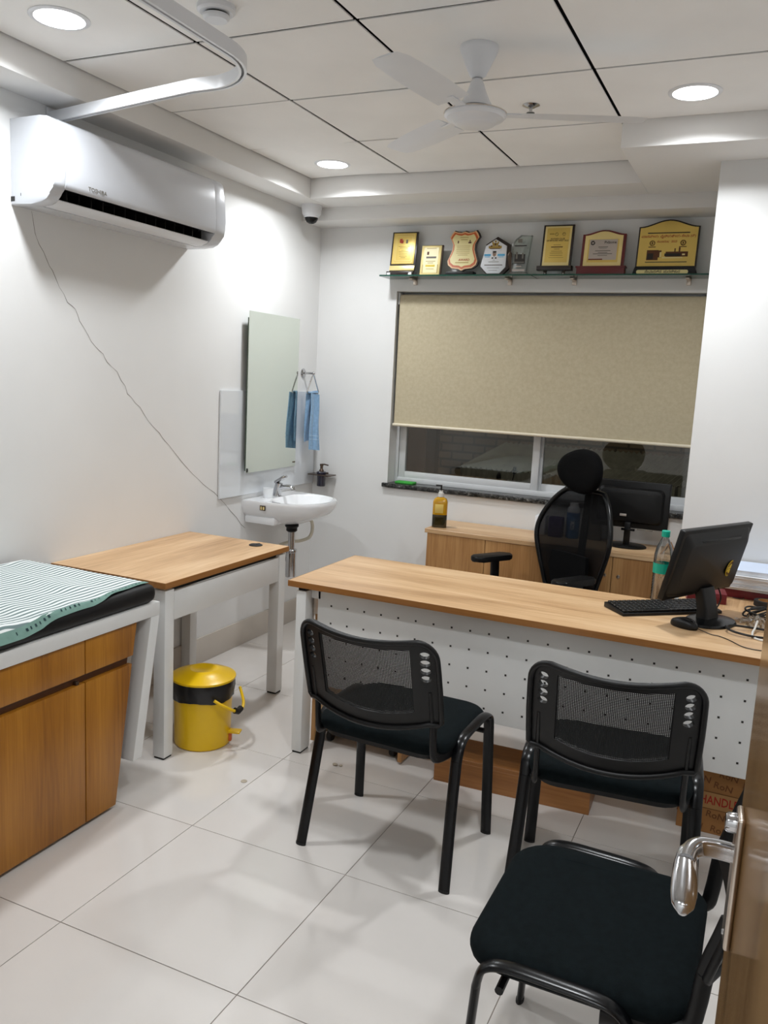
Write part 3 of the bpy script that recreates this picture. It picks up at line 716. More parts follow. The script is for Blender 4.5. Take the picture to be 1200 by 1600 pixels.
rows(t, m, -.004, M_inkr, [(-.022, .205, .016, .024), (-.014, .198, .014, .016)], 'emblem'); rows(t, m, -.004, M_inkg, [(.016, .200, .012, .022)], 'portrait')
rows(t, m, -.004, M_inkgold, [(0, .172, .07, .003), (0, .163, .05, .003), (0, .150, .030, .003), (0, .140, .06, .003), (0, .128, .055, .003), (0, .116, .05, .003), (0, .106, .03, .003)])
lettering('BPS', .018, M_inkr, t, m @ Matrix.Translation((-.018, -.0050, .203)) @ FACE_NY)
# 2 small gold
t, m = award('award_plaque', 'smallest gold plaque, second from the left on the glass shelf', .772, -.085)
pr(t, 'back_board', rect(.130, .002, .178, .004), 0, .014, M_bronze, m, .002)
pl_ = pr(t, 'gold_plate', rect(.122, .003, .174), -.003, 0, M_gold2, m, .001)
rows(t, m, -.003, M_cream, [(0, .090, .090, .145)], 'inner_panel')
rows(t, m, -.0036, M_ink, [(-.020, .130, .012, .018)], 'crest'); rows(t, m, -.0036, M_inkg, [(.002, .106, .062, .011)], 'title_bar'); rows(t, m, -.0036, M_sticker, [(0, .058, .058, .012)], 'yellow_bar')
rows(t, m, -.0036, M_inkgold, [(0, .158, .06, .003), (0, .084, .06, .003), (0, .074, .036, .003), (0, .040, .05, .003), (-.046, .04, .003, .05), (.046, .04, .003, .05)])
# 3 shield
t, m = award('award_plaque', 'orange edged cream shield award with wavy outline', .962, -.075)
half = [(0, .030), (.020, .040), (.060, .044), (.084, .062), (.090, .085), (.078, .115), (.066, .150), (.066, .180), (.078, .205), (.088, .220), (.078, .240), (.066, .255), (.044, .248), (.022, .245), (0, .252)]
def sym(h): return h + [(-x, z) for x, z in reversed(h[1:-1])]
def scaled(poly, s_, cz): return [(x * s_, cz + (z - cz) * s_) for x, z in poly]
sh_ = sym(half)
pr(t, 'back_board', [(x + .006, z + .002) for x, z in scaled(sh_, 1.03, .145)], 0, .014, M_darkwood, m)
pr(t, 'outer_border', sh_, -.003, 0, M_orange2, m); pr(t, 'orange_border', scaled(sh_, .93, .145), -.0045, -.002, M_orange, m); pr(t, 'face_plate', scaled(sh_, .83, .145), -.006, -.003, M_cream, m)
pr(t, 'base', rect(.165, .0, .022), -.03, .03, M_black, Matrix.Identity(4), .003)
rows(t, m, -.006, M_inkgold, [(0, .218, .05, .003), (0, .205, .04, .003), (0, .168, .08, .002), (0, .158, .076, .002), (0, .148, .08, .002), (0, .138, .078, .002), (0, .128, .08, .002), (0, .118, .06, .002), (.0, .075, .08, .004)])
rows(t, m, -.006, M_ink, [(-.034, .192, .007, .014), (.036, .188, .018, .009), (.036, .198, .006, .010)], 'emblem')
lettering('AWARD', .018, M_inkr, t, m @ Matrix.Translation((.012, -.0066, .090)) @ FACE_NY)
# 4 white hexagon on dark wood
t, m = award('award_plaque', 'white pointed award with a gold crest on dark wood', 1.150, -.075)
hexp = [(-.036, .006), (.042, .006), (.078, .045), (.074, .170), (.0, .212), (-.060, .172), (-.082, .050)]
pr(t, 'back_board', [(x * 1.07 + .008, (z - .1) * 1.06 + .1 + .002) for x, z in hexp], 0, .022, M_darkwood, m, .004)
pr(t, 'face_plate', [(x * .92, (z - .105) * .93 + .105) for x, z in hexp], -.004, 0, M_paper, m, .001)
rows(t, m, -.004, M_inkbl, [(-.040, .116, .038, .012), (.040, .116, .042, .012), (-.04, .105, .03, .003), (.04, .105, .03, .003)], 'blue_ribbon')
rows(t, m, -.004, M_inkgold, [(0, .160, .076, .014), (0, .176, .034, .016), (-.016, .186, .008, .012), (.016, .186, .008, .012), (0, .192, .012, .010)], 'crest'); rows(t, m, -.0046, M_ink, [(0, .152, .060, .004), (-.022, .166, .008, .008), (.022, .166, .008, .008), (0, .176, .008, .014)], 'crest_shading')
b = B(); b.lathe([(.0005, -.0008), (.011, -.0008), (.011, 0), (.0005, 0)], 16, mat=m @ Matrix.Translation((0, -.004, .122)) @ FACE_NY, sy=1.3); b.build('portrait', M_skin, t); rows(t, m, -.005, M_inkb, [(0, .134, .020, .008), (-.009, .099, .010, .007), (.010, .099, .010, .007)], 'portrait_dark')
rows(t, m, -.004, M_inkg, [(0, .088, .012, .002), (0, .078, .060, .003), (0, .060, .105, .005), (0, .044, .07, .002), (0, .030, .05, .002)])
# 5 crystal trophy
t, m = award('crystal_trophy', 'clear crystal trophy with etched figures, smallest width on the shelf', 1.300, -.07, 0)
pr(t, 'crystal_block', [(-.042, .018), (.040, .018), (.064, .215), (.030, .212), (.004, .218), (-.026, .196), (-.044, .170)], -.012, .016, M_trophygl, m, .003)
pr(t, 'wing', [(-.050, .02), (-.040, .02), (-.046, .12), (-.056, .135), (-.068, .115), (-.066, .09)], -.008, .012, M_bronze, m, .002)
pr(t, 'base', rect(.098, 0, .018), -.022, .024, M_trophygl, m, .003)
rows(t, m, -.012, M_inkb, [(.004, .090, .060, .050)], 'etched_panel'); rows(t, m, -.012, M_inkb, [(.004, .160, .070, .006)], 'etched_line'); rows(t, m, -.0126, M_inkg, [(-.014, .108, .010, .035), (.020, .106, .008, .030), (.002, .072, .056, .006), (.0, .186, .024, .020)], 'etched_figures'); rows(t, m, -.012, M_silver, [(0, .030, .070, .010), (0, .050, .03, .006)], 'lettering')
# 6 gold on dark board with chrome feet
t, m = award('award_plaque', 'gold certificate plaque on dark board with chrome feet', 1.503, -.085)
pr(t, 'back_board', rect(.168, .046, .275), 0, .014, M_darkwood, m, .002)
pl_ = pr(t, 'gold_plate', rect(.146, .050, .266), -.004, 0, M_gold2, m, .001); pr(t, 'inner_plate', rect(.124, .070, .256), -.005, -.003, M_gold, m, .001)
pr(t, 'base', rect(.192, .026, .050), -.022, .03, M_darkwood, Matrix.Identity(4), .006)
for sx in (-1, 1): B().lathe([(.0005, 0), (.013, 0), (.010, .008), (.008, .014), (.013, .026), (.0005, .026)], 18, c=(sx * .050, .0, 0)).build('foot', M_chrome, t)
lettering('ROTARY CLUB\nOF MYSORE WEST 2022', .0115, M_ink, t, m @ Matrix.Translation((0, -.0056, .192)) @ FACE_NY)
rows(t, m, -.005, M_inkgold, [(-.034, .224, .026, .006), (0, .164, .04, .003), (0, .142, .03, .003), (0, .130, .06, .003), (0, .120, .07, .003), (0, .108, .07, .003), (0, .096, .08, .002)])
rows(t, m, -.005, M_ink, [(0, .153, .064, .005)], 'name_line')
for cx in (-.008, .032):
    b = B(); b.lathe([(.005, -.0008), (.010, -.0008), (.010, 0), (.005, 0)], 18, mat=m @ Matrix.Translation((cx, -.005, .222)) @ FACE_NY); b.build('round_logo', M_ink, t)
# 7 maroon arched frame
t, m = award('award_plaque', 'maroon wooden award with arched top and silver certificate', 1.752, -.085)
def arch(wd, z0, zs, zt, n=16): return [(-wd / 2, z0), (wd / 2, z0), (wd / 2, zs)] + [(wd / 2 - wd * k / n, zs + (zt - zs) * (.5 - .5 * math.cos(2 * PI * k / n))) for k in range(1, n)] + [(-wd / 2, zs)]
pr(t, 'frame', arch(.228, .040, .218, .240), 0, .018, M_maroon, m)
pr(t, 'gold_mount', arch(.198, .048, .210, .232), -.004, 0, M_gold2, m); pr(t, 'inner_mount', rect(.160, .068, .190), -.0055, -.003, M_gold, m); pr(t, 'certificate', rect(.146, .080, .188), -.007, -.004, M_silver, m)
pr(t, 'base', rect(.252, 0, .042), -.022, .032, M_maroon, Matrix.Identity(4), .003); pr(t, 'base_cap', rect(.262, .038, .046), -.025, .034, M_maroon, Matrix.Identity(4), .002)
lettering('Pidzone', .020, M_inkb, t, m @ Matrix.Translation((.036, -.0076, .172)) @ FACE_NY)
rows(t, m, -.007, M_inkg, [(0, .148, .05, .004), (0, .141, .04, .002), (0, .128, .08, .004), (0, .119, .05, .003), (0, .112, .10, .004), (0, .103, .05, .003)])
rows(t, m, -.007, M_maroon, [(-.035, .083, .074, .006)], 'red_footer')
b = B(); b.lathe([(.005, -.0008), (.012, -.0008), (.012, 0), (.005, 0)], 18, mat=m @ Matrix.Translation((-.056, -.007, .170)) @ FACE_NY); b.build('round_logo', M_inkb, t)
# 8 largest gold arched
t, m = award('award_plaque', 'largest gold award with arched dark frame, rightmost on the shelf', 2.078, -.085)
pr(t, 'frame', arch(.302, .036, .250, .286), 0, .016, M_darkwood, m)
pr(t, 'gold_plate', arch(.286, .038, .243, .278), -.004, 0, M_gold, m)
pr(t, 'base', [(-.160, 0), (.160, 0), (.152, .026), (.146, .042), (-.146, .042), (-.152, .026)], -.024, .034, M_black, Matrix.Identity(4), .003)
pr(t, 'name_strip', rr(.256, .020, .009, 4, -.010, .013), -.0262, -.022, M_cream, Matrix.Identity(4))
lettering('ಸೇವಾರತ್ನ  ಪುರಸ್ಕಾರ', .018, M_inkb, t, Matrix.Translation((-.008, -.0268, .013)) @ FACE_NY)
lettering('ಮಾನವೀಯ  ವೈದ್ಯಕೀಯ ಸೇವಾ (ರಿ)', .0165, M_inkr, t, m @ Matrix.Translation((0, -.0046, .198)) @ FACE_NY)
lettering('ಸಮಾರಂಭ  2023', .0145, M_inkr, t, m @ Matrix.Translation((-.004, -.0046, .171)) @ FACE_NY)
rows(t, m, -.004, M_inkb, [(0, .216, .208, .005), (0, .066, .206, .004)], 'rule_lines')
rows(t, m, -.004, M_ink, [(-.070, .102, .058, .052), (.050, .106, .110, .026), (.040, .126, .006, .020), (.062, .130, .008, .022), (-.034, .108, .016, .036)], 'engraved_buildings'); rows(t, m, -.0046, M_cream, [(-.030, .104, .008, .026), (.084, .104, .014, .008), (.03, .088, .10, .006)], 'engraved_light'); rows(t, m, -.0046, M_inkb, [(.03, .103, .08, .014), (-.08, .096, .03, .03)], 'engraved_shade')
for cx in (-.076, .076):
    b = B(); b.lathe([(.009, -.0008), (.0145, -.0008), (.0145, 0), (.009, 0)], 20, mat=m @ Matrix.Translation((cx, -.004, .164)) @ FACE_NY); b.box(cx - .018, cx + .018, -.0048, -.004, .142, .146, mat=m); b.box(cx - .003, cx + .003, -.0048, -.004, .158, .170, mat=m); b.build('emblem', M_ink, t)

# ------------------------------------------------------------------ side table against the left wall
st_ = thing('side_table', 'oak topped white metal table between the couch and the basin', 'table', (.30, -1.73, 0))
B().box(-.298, .298, -.46, .46, .7155, .740, .0015, 1).build('table_top', M_oaky, st_)
b = B(); b.box(.298, .3000, -.4615, .4615, .7155, .7395); b.box(-.298, .2995, -.4620, -.460, .7155, .7395); b.box(-.298, .2995, .460, .4620, .7155, .7395); b.build('edge_band', M_edgey, st_, smooth=0)
for sx, sy in ((1, -1), (1, 1), (-1, -1), (-1, 1)):
    o = B().box(-.028, .028, -.028, .028, .008, .705, .003).build('leg', M_white, st_); o.location = (sx * .262, sy * .422, 0)
    f = B().box(-.024, .024, -.024, .024, 0, .008).build('foot_glide', M_rubber, o)
b = B(); b.box(-.27, .27, -.42, -.40, .675, .7155, .002); b.box(-.27, .27, .40, .42, .675, .7155, .002); b.build('cross_rail', M_white, st_)
B().box(.270, .288, -.392, .392, .575, .692, .003).build('apron_panel', M_white, st_)
B().box(.240, .270, -.394, .394, .692, .7155, .002).build('support_rail', M_black, st_)
g = thing('cable_grommet', 'round black cable cover set into the small table top', 'cable cover', (.463, -1.353, .740))
B().lathe([(.0005, .0), (.033, .0), (.033, .003), (.030, .0045), (.0005, .0045)], 28).build('ring', M_black, g)
B().box(-.004, .004, .004, .034, .0045, .0052).build('slot', M_gloss, g)

# ------------------------------------------------------------------ examination couch
cb = thing('examination_couch', 'white framed examination couch with walnut drawers along the left wall', 'couch', (0, 0, 0))
CXF = .70; YE = -2.345; YN = -4.16
b = B(); b.box(CXF - .05, CXF, YN, YE, .670, .720, .003); b.build('side_rail', M_white, cb)
B().box(.03, .08, YN, YE, .670, .720, .003).build('side_rail', M_white, cb)
for y in (YE - .05, YN): B().box(.08, CXF - .05, y, y + .05, .670, .720, .003).build('end_rail', M_white, cb)
B().box(.08, CXF - .05, YN + .05, YE - .05, .698, .716).build('deck_board', M_board, cb)
def slant_leg(x0, x1, ytop, sgn):
    b = B(); yb = ytop - sgn * .094; z0, z1 = .150, .670; wd = .047 * sgn
    b.prism([(ytop, z1), (ytop - wd, z1), (yb - wd, z0), (yb, z0)], x0, x1, 'yz', bev=.003)
    return b.build('leg', M_white, cb)
slant_leg(CXF - .068, CXF, YE, 1); slant_leg(.03, .098, YE, 1); slant_leg(CXF - .068, CXF, YN, -1); slant_leg(.03, .098, YN, -1)
# cabinet under the frame, far end raked like the legs
XC = .688
zt, zb = .668, .012
def yedge(z): return -2.455 - .108 * (zt - z) / (zt - zb)
b = B(); b.prism([(YN + .12, zb), (yedge(zb) - .004, zb), (yedge(zt) - .004, zt), (YN + .02, zt)], .06, XC - .020, 'yz'); b.build('cabinet_body', M_walnutd, cb)
seams = [-2.705, -3.30, -3.90]
def front(name, ya, yb_, z0, z1, par=cb, raked=False):
    poly = [(ya, z0), (yedge(z0) if raked else yb_, z0), (yedge(z1) if raked else yb_, z1), (ya, z1)]
    return B().prism(poly, XC - .019, XC, 'yz', bev=.001).build(name, M_walnut, par)
for ya, yb_, rk_ in ((-2.703, 0, True), (-3.298, -2.7075, False), (-3.90, -3.3025, False)):
    front('drawer_front', ya, yb_, .548, .664, raked=rk_)
    front('cupboard_door', ya, yb_, .016, .518, raked=rk_)
B().prism([(-3.90, .520), (yedge(.520) - .006, .520), (yedge(.546) - .006, .546), (-3.90, .546)], XC - .030, XC - .0185, 'yz').build('finger_groove', M_walnutd, cb)
B().box(XC - .019, XC - .004, -2.742, -2.728, .516, .530, .003).build('lock', M_bronze, cb)
ma = tag(B().box(.035, .703, YN + .01, YE - .012, .7205, .790, .030, 4).build('couch_mattress', M_vinyl), 'thin black vinyl mattress on the examination couch', 'mattress')
# striped sheet lying on the mattress, its front hem wandering over the edge
def hem(y):
    t_ = (y + 3.2) / .85
    return .712 - .034 * max(0, min(1, (t_ - .35) / .40)) - .012 * max(0, min(1, (t_ - .8) / .2)) + .006 * math.sin(y * 16)
def sheet_f(u, v):
    y = -4.14 + (4.14 - 2.372) * v; h_ = hem(y); x = .040 + (h_ - .040) * u
    z = .7925 + .0018 * math.sin(y * 23 + x * 9) * math.sin(x * 14 + 1) + .0015 * math.sin(y * 41)
    if x > .69: z -= (x - .69) * 1.3
    if u < .02: z = .790
    return (x, y, z)
bs_ = B(); bs_.grid(sheet_f, 60, 110)
for v in bs_.bm.verts: v.co.z = max(v.co.z, .7906) if v.co.x < .672 else v.co.z + .0015
shn = thing('bed_sheet', 'green and white striped sheet spread over the couch mattress', 'sheet', (0, 0, 0))
bs_.solid(.0012); bs_.build('sheet', M_sheet, shn, smooth=80)
def hem_f(off, wd, lift):
    def f(u, v):
        y = -4.14 + (4.14 - 2.374) * v; x, _, z = sheet_f(1, v); xx = x - off - wd * (1 - u)
        zz = max(.7906, .7925 + .0018 * math.sin(y * 23 + xx * 9) * math.sin(xx * 14 + 1) + .0015 * math.sin(y * 41)) + (0 if xx < .69 else -(xx - .69) * 1.3)
        return (xx, y, zz + lift)
    return f
b = B(); b.grid(hem_f(-.006, .022, .0022), 3, 110); b.solid(.0012); b.build('hem', M_hem, shn, smooth=80)
b = B()
rnd = random.Random(5)
for k in range(46):
    y = -3.25 + k * .019
    if y > -2.40: break
    v = (y + 4.14) / (4.14 - 2.374); f = hem_f(-.006, .022, .0042); p = Vector(f(.35, v)); q = Vector(f(.62, v))
    l_ = rnd.uniform(.003, .009)
    if rnd.random() < .25: continue
    b.bm.faces.new([b.bm.verts.new(c) for c in ((p.x, y, p.z), (q.x, y, q.z), (q.x, y + l_, q.z), (p.x, y + l_, p.z))])
b.build('hem_print', M_hemd, shn, smooth=0)

# ------------------------------------------------------------------ pedal bin
bn = thing('pedal_bin', 'yellow plastic pedal bin with black liner under the small table', 'waste bin', (.605, -1.945, 0))
B().lathe([(.0005, 0), (.112, 0), (.117, .006), (.122, .20), (.128, .285), (.122, .285), (.112, .02), (.0005, .02)], 40).build('bucket', M_yellow, bn)
b = B(); n_ = 56; rs = []
for r_, z_ in ((.1295, .292), (.1325, .288), (.1325, .258), (.1305, .228), (.1285, .210)):
    rs.append([Vector(((r_ + .0022 * math.sin(k * 1.9 + z_ * 90)) * math.cos(2 * PI * k / n_), (r_ + .0022 * math.sin(k * 1.9 + z_ * 90)) * math.sin(2 * PI * k / n_), z_ + (.004 * math.sin(k * .45) if z_ < .225 else 0))) for k in range(n_)])
b.rings(rs, caps=False); b.solid(.001); b.build('liner', M_liner, bn, smooth=80)
B().lathe([(.0005, .316), (.036, .318), (.052, .325), (.062, .325), (.085, .316), (.112, .304), (.128, .300), (.136, .296), (.136, .288), (.130, .286), (.0005, .286)], 48).build('lid', M_yellow, bn)
b = B(); b.tube(smooth_path([(.118, -.085, .232), (.150, -.060, .205), (.178, 0, .170), (.168, .055, .185), (.118, .10, .232)], 8), .0065, 10); hd = b.build('carry_handle', M_yellow, bn)
b = B(); b.tube([(.172, -.016, .178), (.178, 0, .170), (.174, .026, .174)], .013, 12); b.build('grip', M_rubber, hd)
b = B(); b.box(.105, .168, -.020, .020, .052, .062, .003, mat=Matrix.Rotation(R(18), 4, 'Z')); b.build('pedal', M_yellow, bn)
B().box(.105, .128, -.008, .010, .012, .052, .003, mat=Matrix.Rotation(R(18), 4, 'Z')).build('pedal_link', M_orange, bn)

# ------------------------------------------------------------------ main desk with return
dk = thing('office_desk', 'long oak topped desk with white perforated modesty panel', 'desk', (0, 0, 0))
DX0, DX1, DY0, DY1 = .953, 2.98, -1.855, -1.255
B().box(DX0, DX1, DY0, DY1, .7155, .740, .0015, 1).build('desk_top', M_oakx, dk)
b = B(); b.box(DX0, DX1, DY0 - .002, DY0, .7155, .7395); b.box(DX0 - .002, DX0, DY0 - .002, DY1, .7155, .7395); b.box(DX0, 2.40, DY1, DY1 + .002, .7155, .7395); b.build('edge_band', M_edge, dk, smooth=0)
B().box(2.40, DX1, DY1 + .001, -.815, .7155, .740, .0015, 1).build('return_top', M_oaky, dk)
for x, y in ((.985, -1.845), (.985, -1.335), (2.915, -1.845), (2.915, -.90), (2.42, -.90)):
    o = B().box(0, .046, 0, .075, .008, .700, .003).build('leg', M_white, dk); o.location = (x, y, 0)
    B().box(.004, .042, .004, .071, 0, .008).build('foot_glide', M_rubber, o)
    B().box(.006, .040, .008, .067, .700, .7155).build('spacer', M_black, o)
b = B(); b.box(1.031, 2.915, -1.66, -1.62, .665, .7155, .002); b.box(1.031, 1.075, -1.80, -1.30, .665, .7, .002); b.build('under_frame', M_white, dk)
mp_ = B().box(1.062, 2.905, -1.800, -1.782, .300, .7155, .002).build('modesty_panel', M_white, dk)
B().box(1.040, 1.066, -1.797, -1.780, .600, .672, .002).build('panel_bracket', M_steel, dk)
hb = B()
for i in range(24):
    for j in range(5):
        hx, hz = 1.125 + i * .0745, .645 - j * .0733
        hb.box(hx - .0037, hx + .0037, -1.8008, -1.798, hz - .0037, hz + .0037)
tag(hb.build('perforation_shade', M_inkb, mp_, smooth=0), kind='stuff')  # no holes cut: dark squares stand in for the shade inside them
# drawer pedestal pushed under the desk
pd = thing('drawer_pedestal', 'oak drawer pedestal on castors under the left end of the desk', 'drawer unit', (1.225, -1.49, 0))
for sx in (-1, 1): B().box(sx * .205 - .009, sx * .205 + .009, -.235, .235, .012, .60, .001, 1).build('side_panel', M_oakz, pd)
B().box(-.196, .196, -.228, -.212, .075, .60).build('back_panel', M_oakx, pd)
B().box(-.196, .196, -.212, .235, .075, .092).build('bottom_panel', M_oakx, pd)
B().box(-.214, .214, -.235, .237, .60, .62, .001, 1).build('top_panel', M_oakx, pd)
for k in range(3): 
    d_ = B().box(-.194, .194, .218, .236, .095 + k * .168, .258 + k * .168, .001, 1).build('drawer_front', M_oakx, pd)
    b = B(); b.tube([(-.05, .236, .20 + k * .168), (-.05, .252, .20 + k * .168), (.05, .252, .20 + k * .168), (.05, .236, .20 + k * .168)], .004, 8); b.build('handle', M_chrome, d_)
for sx in (-1, 1):
    for sy in (-1, 1):
        b = B(); b.lathe([(.0005, -.012), (.022, -.012), (.025, -.008), (.025, .008), (.022, .012), (.0005, .012)], 18, mat=Matrix.Translation((sx * .15, sy * .17, .026)) @ Matrix.Rotation(PI / 2, 4, 'Y')); b.box(sx * .15 - .016, sx * .15 + .016, sy * .17 - .012, sy * .17 + .012, .045, .075, .003); b.build('castor', M_rubber, pd)
# footrest step
fr = thing('footrest', 'low brown wooden step box on the floor under the desk', 'footrest', (1.90, -1.655, 0), R(3))
B().box(-.305, .305, -.10, -.082, 0, .094, .001, 1).build('front_board', M_board, fr)
B().box(-.305, .305, -.10, .10, .094, .110, .001, 1).build('top_board', M_board, fr)
for sx in (-1, 1): B().box(sx * .296 - .009, sx * .296 + .009, -.082, .10, 0, .094).build('side_board', M_board, fr)
# carton
ct = thing('cardboard_carton', 'brown printed cardboard carton on the floor behind the chairs', 'box', (2.70, -1.52, 0))
B().box(-.19, .19, -.125, .125, 0, .250, .002).build('carton', M_card, ct)
B().box(-.1895, .1895, -.1262, -.1245, .096, .158).build('print_band', M_cardband, ct)
b = B(); b.box(-.1895, .1895, -.1268, -.1260, .094, .0965); b.box(-.1895, .1895, -.1268, -.1260, .1575, .160); b.build('band_rule', M_cardprint, ct)
lettering('HANDLE WITH CARE', .046, M_cardred, ct, Matrix.Translation((-.118, -.1268, .127)) @ FACE_NY, align='LEFT', wide=.72)
for i, (x, z) in enumerate(((-.16, .07), (-.13, .025), (-.06, .072), (.03, .040), (-.04, .018), (.09, .074), (-.12, .205), (-.045, .185), (-.03, .228), (.05, .205), (.11, .180), (-.17, .178), (.12, .228))):
    lettering('RoN', .034, M_cardprint, ct, Matrix.Translation((x, -.1258, z)) @ FACE_NY @ Matrix.Rotation(R(-8), 4, 'Z'), 'printed_mark')
lettering('RoN', .034, M_cardprint, ct, Matrix.Translation((-.1905, -.02, .07)) @ Matrix.Rotation(-PI / 2, 4, 'Z') @ FACE_NY, 'printed_mark')

# ------------------------------------------------------------------ visitor chairs
OV = [(.0085 * math.cos(2 * PI * k / 16), .0190 * math.sin(2 * PI * k / 16)) for k in range(16)]
def chair_map(u, v):
    """back shell: u across, v height -> 3-D, leaning back and wrapped round the sitter"""
    return (u * .978, -.225 - .30 * (v - .50) - .055 * (1 - (u / .235) ** 2) + .012, .5 + (v - .5) * 1.05)
def back_outline():
    pts = []
    pts += [(-.236, .60), (-.237, .66), (-.236, .72)]
    for k in range(9):
        a = PI - PI / 2 * k / 8; pts.append((-.180 + .055 * math.cos(a), .752 + .058 * math.sin(a)))
    for k in range(1, 12):
        u = -.180 + .36 * k / 12; pts.append((u, .810 - .016 * math.cos(PI / 2 * u / .18)))
    for k in range(9):
        a = PI / 2 - PI / 2 * k / 8; pts.append((.180 + .055 * math.cos(a), .752 + .058 * math.sin(a)))
    pts += [(.236, .72), (.237, .66), (.236, .60), (.235, .555), (.226, .546)]
    for k in range(0, 15):
        u = .200 - .40 * k / 14; pts.append((u, .518 + .030 * (abs(u) / .200) ** 2))
    pts += [(-.226, .546), (-.235, .555)]
    return pts
def mesh_window():
    pts = []
    for k in range(13): u = -.158 + .316 * k / 12; pts.append((u, .562 + .022 * (abs(u) / .158) ** 2))
    for k in range(13): u = .158 - .316 * k / 12; pts.append((u, .782 - .010 * math.cos(PI / 2 * u / .158)))
    return pts
def make_chair():
    t = thing('visitor_chair', 'x', 'chair', (0, 0, 0))
    # seat cushion with softly domed top
    lv = [(.0, .425, .93), (.0, .432, .985), (.0, .445, 1.0), (.0, .458, .995), (.0, .468, .96), (.0, .474, .88), (.0, .477, .70)]
    b = B(); base = rr(.468, .440, .085, 7, 0, .0)
    rs = [[Vector((x * s_, y * s_ - .012 * (abs(x) / .23) ** 2 * (1 if y < 0 else -1) * 0, z + .006 * math.cos(x * 6) - (.010 if y > .12 else 0) * ((y - .12) / .1) * (1 if y > .12 else 0))) for x, y in base] for _, z, s_ in lv]
    b.rings(rs); b.build('seat', M_fabric, t, smooth=70)
    B().prism(rr(.42, .40, .07, 5), .413, .427, 'xy').build('seat_pan', M_black, t)
    # inverted-U side frames of flat-oval tube: rear leg, top bar, front leg
    for sx in (-1, 1):
        x = sx * .245
        rear = [(sx * .262, -.205, 0), (x + sx * .005, -.155, .25), (x, -.125, .395)]
        topb = smooth_path([(x, -.125, .395), (x, -.108, .435), (x, -.07, .458), (x, .03, .463), (x, .12, .462), (x, .163, .445), (x, .176, .405)], 5)
        frnt = [(x, .176, .405), (x + sx * .004, .185, .25), (sx * .255, .197, 0)]
        ovp = [(b_, a_) for a_, b_ in OV]
        b = B(); b.tube(rear, prof=OV, up=(1, 0, 0)); l1 = b.build('leg', M_gloss, t)
        b = B(); b.tube(topb, prof=OV, up=(1, 0, 0)); b.build('side_bar', M_gloss, t)
        b = B(); b.tube(frnt, prof=OV, up=(1, 0, 0)); l2 = b.build('leg', M_gloss, t)
        b = B(); b.lathe([(.0005, 0), (.0185, 0), (.0185, .008), (.0005, .008)], 16, c=(sx * .262, -.205, 0), sy=.55); b.build('foot_cap', M_rubber, l1)
        b = B(); b.lathe([(.0005, 0), (.0185, 0), (.0185, .008), (.0005, .008)], 16, c=(sx * .255, .197, 0), sy=.55); b.build('foot_cap', M_rubber, l2)
        # upright carrying the back, bolted to the frame under the seat
        pu = smooth_path([(sx * .232, -.06, .418), (sx * .215, -.16, .420), (sx * .206, -.212, .436), (sx * .203, -.224, .480), (sx * .203, -.232, .56), (sx * .203, -.250, .63), (sx * .203, -.259, .665)], 5)
        b = B(); b.tube(pu, prof=[(b_ * .85, a_) for a_, b_ in OV], up=(0, 1, 0)); b.build('back_upright', M_black, t)
    for y in (-.10, .13):
        b = B(); b.tube([(-.244, y, .405), (.244, y, .405)], .009, 10); b.build('cross_bar', M_black, t)
    # moulded back with round slots beside the mesh window
    holes = [mesh_window()] + [ell(sx * .198, .770 - k * .0250, .0150, .0105, 14) for sx in (-1, 1) for k in range(4)]
    b = B(); b.plate(back_outline(), holes, chair_map, .014, [('u', u) for u in (-.21, -.18, -.12, -.06, 0, .06, .12, .18, .21)] + [('v', .58), ('v', .65), ('v', .72)])
    bk = b.build('backrest', M_black, t, smooth=40)
    b = B(); rim = [Vector(chair_map(u, v)) for u, v in back_outline()]
    b.tube([p + Vector((0, -.004, 0)) for p in rim], .0085, 8, closed=True); b.build('rim', M_black, bk, smooth=60)
    # woven mesh: real strands both ways
    b = B(); N = 66
    def strand(pts2, hw, across):
        a_, c_ = [], []
        for u, v in pts2:
            p = Vector(chair_map(u, v)) + Vector((0, .004, 0)); d_ = Vector((hw, 0, 0)) if across else Vector((0, 0, hw))
            a_.append(b.bm.verts.new(p - d_)); c_.append(b.bm.verts.new(p + d_))
        for i in range(len(a_) - 1): b.bm.faces.new((a_[i], a_[i + 1], c_[i + 1], c_[i]))
    for k in range(N):
        u = -.160 + .320 * k / (N - 1); z0 = .560 + .022 * (abs(u) / .158) ** 2
        strand([(u, z0 + (.784 - z0) * q / 4) for q in range(5)], .00125, True)
    for k in range(48):
        v = .562 + .220 * k / 47; ue = .159 if v > .582 else .159 * math.sqrt(max(0, (v - .560) / .022))
        if ue > .01: strand([(-ue + 2 * ue * q / 12, v) for q in range(13)], .0013, False)
    b.build('mesh_weave', M_meshf, bk, smooth=0, recalc=False)
    return t
c0 = make_chair()
for i, (x, y, rz, lab) in enumerate(((1.648, -2.238, R(-1.8), 'black mesh-back visitor chair on the left, facing the desk'),
                                    (2.335, -2.195, R(5.8), 'black mesh-back visitor chair on the right, facing the desk'),
                                    (2.440, -3.045, R(90), 'black visitor chair turned sideways beside the door, seat nearest the viewer'))):
    o = c0 if i == 0 else copy_tree(c0)
    o.location = (x, y, 0); o.rotation_euler = (0, 0, rz); tag(o, lab, 'chair', 'black visitor chairs')

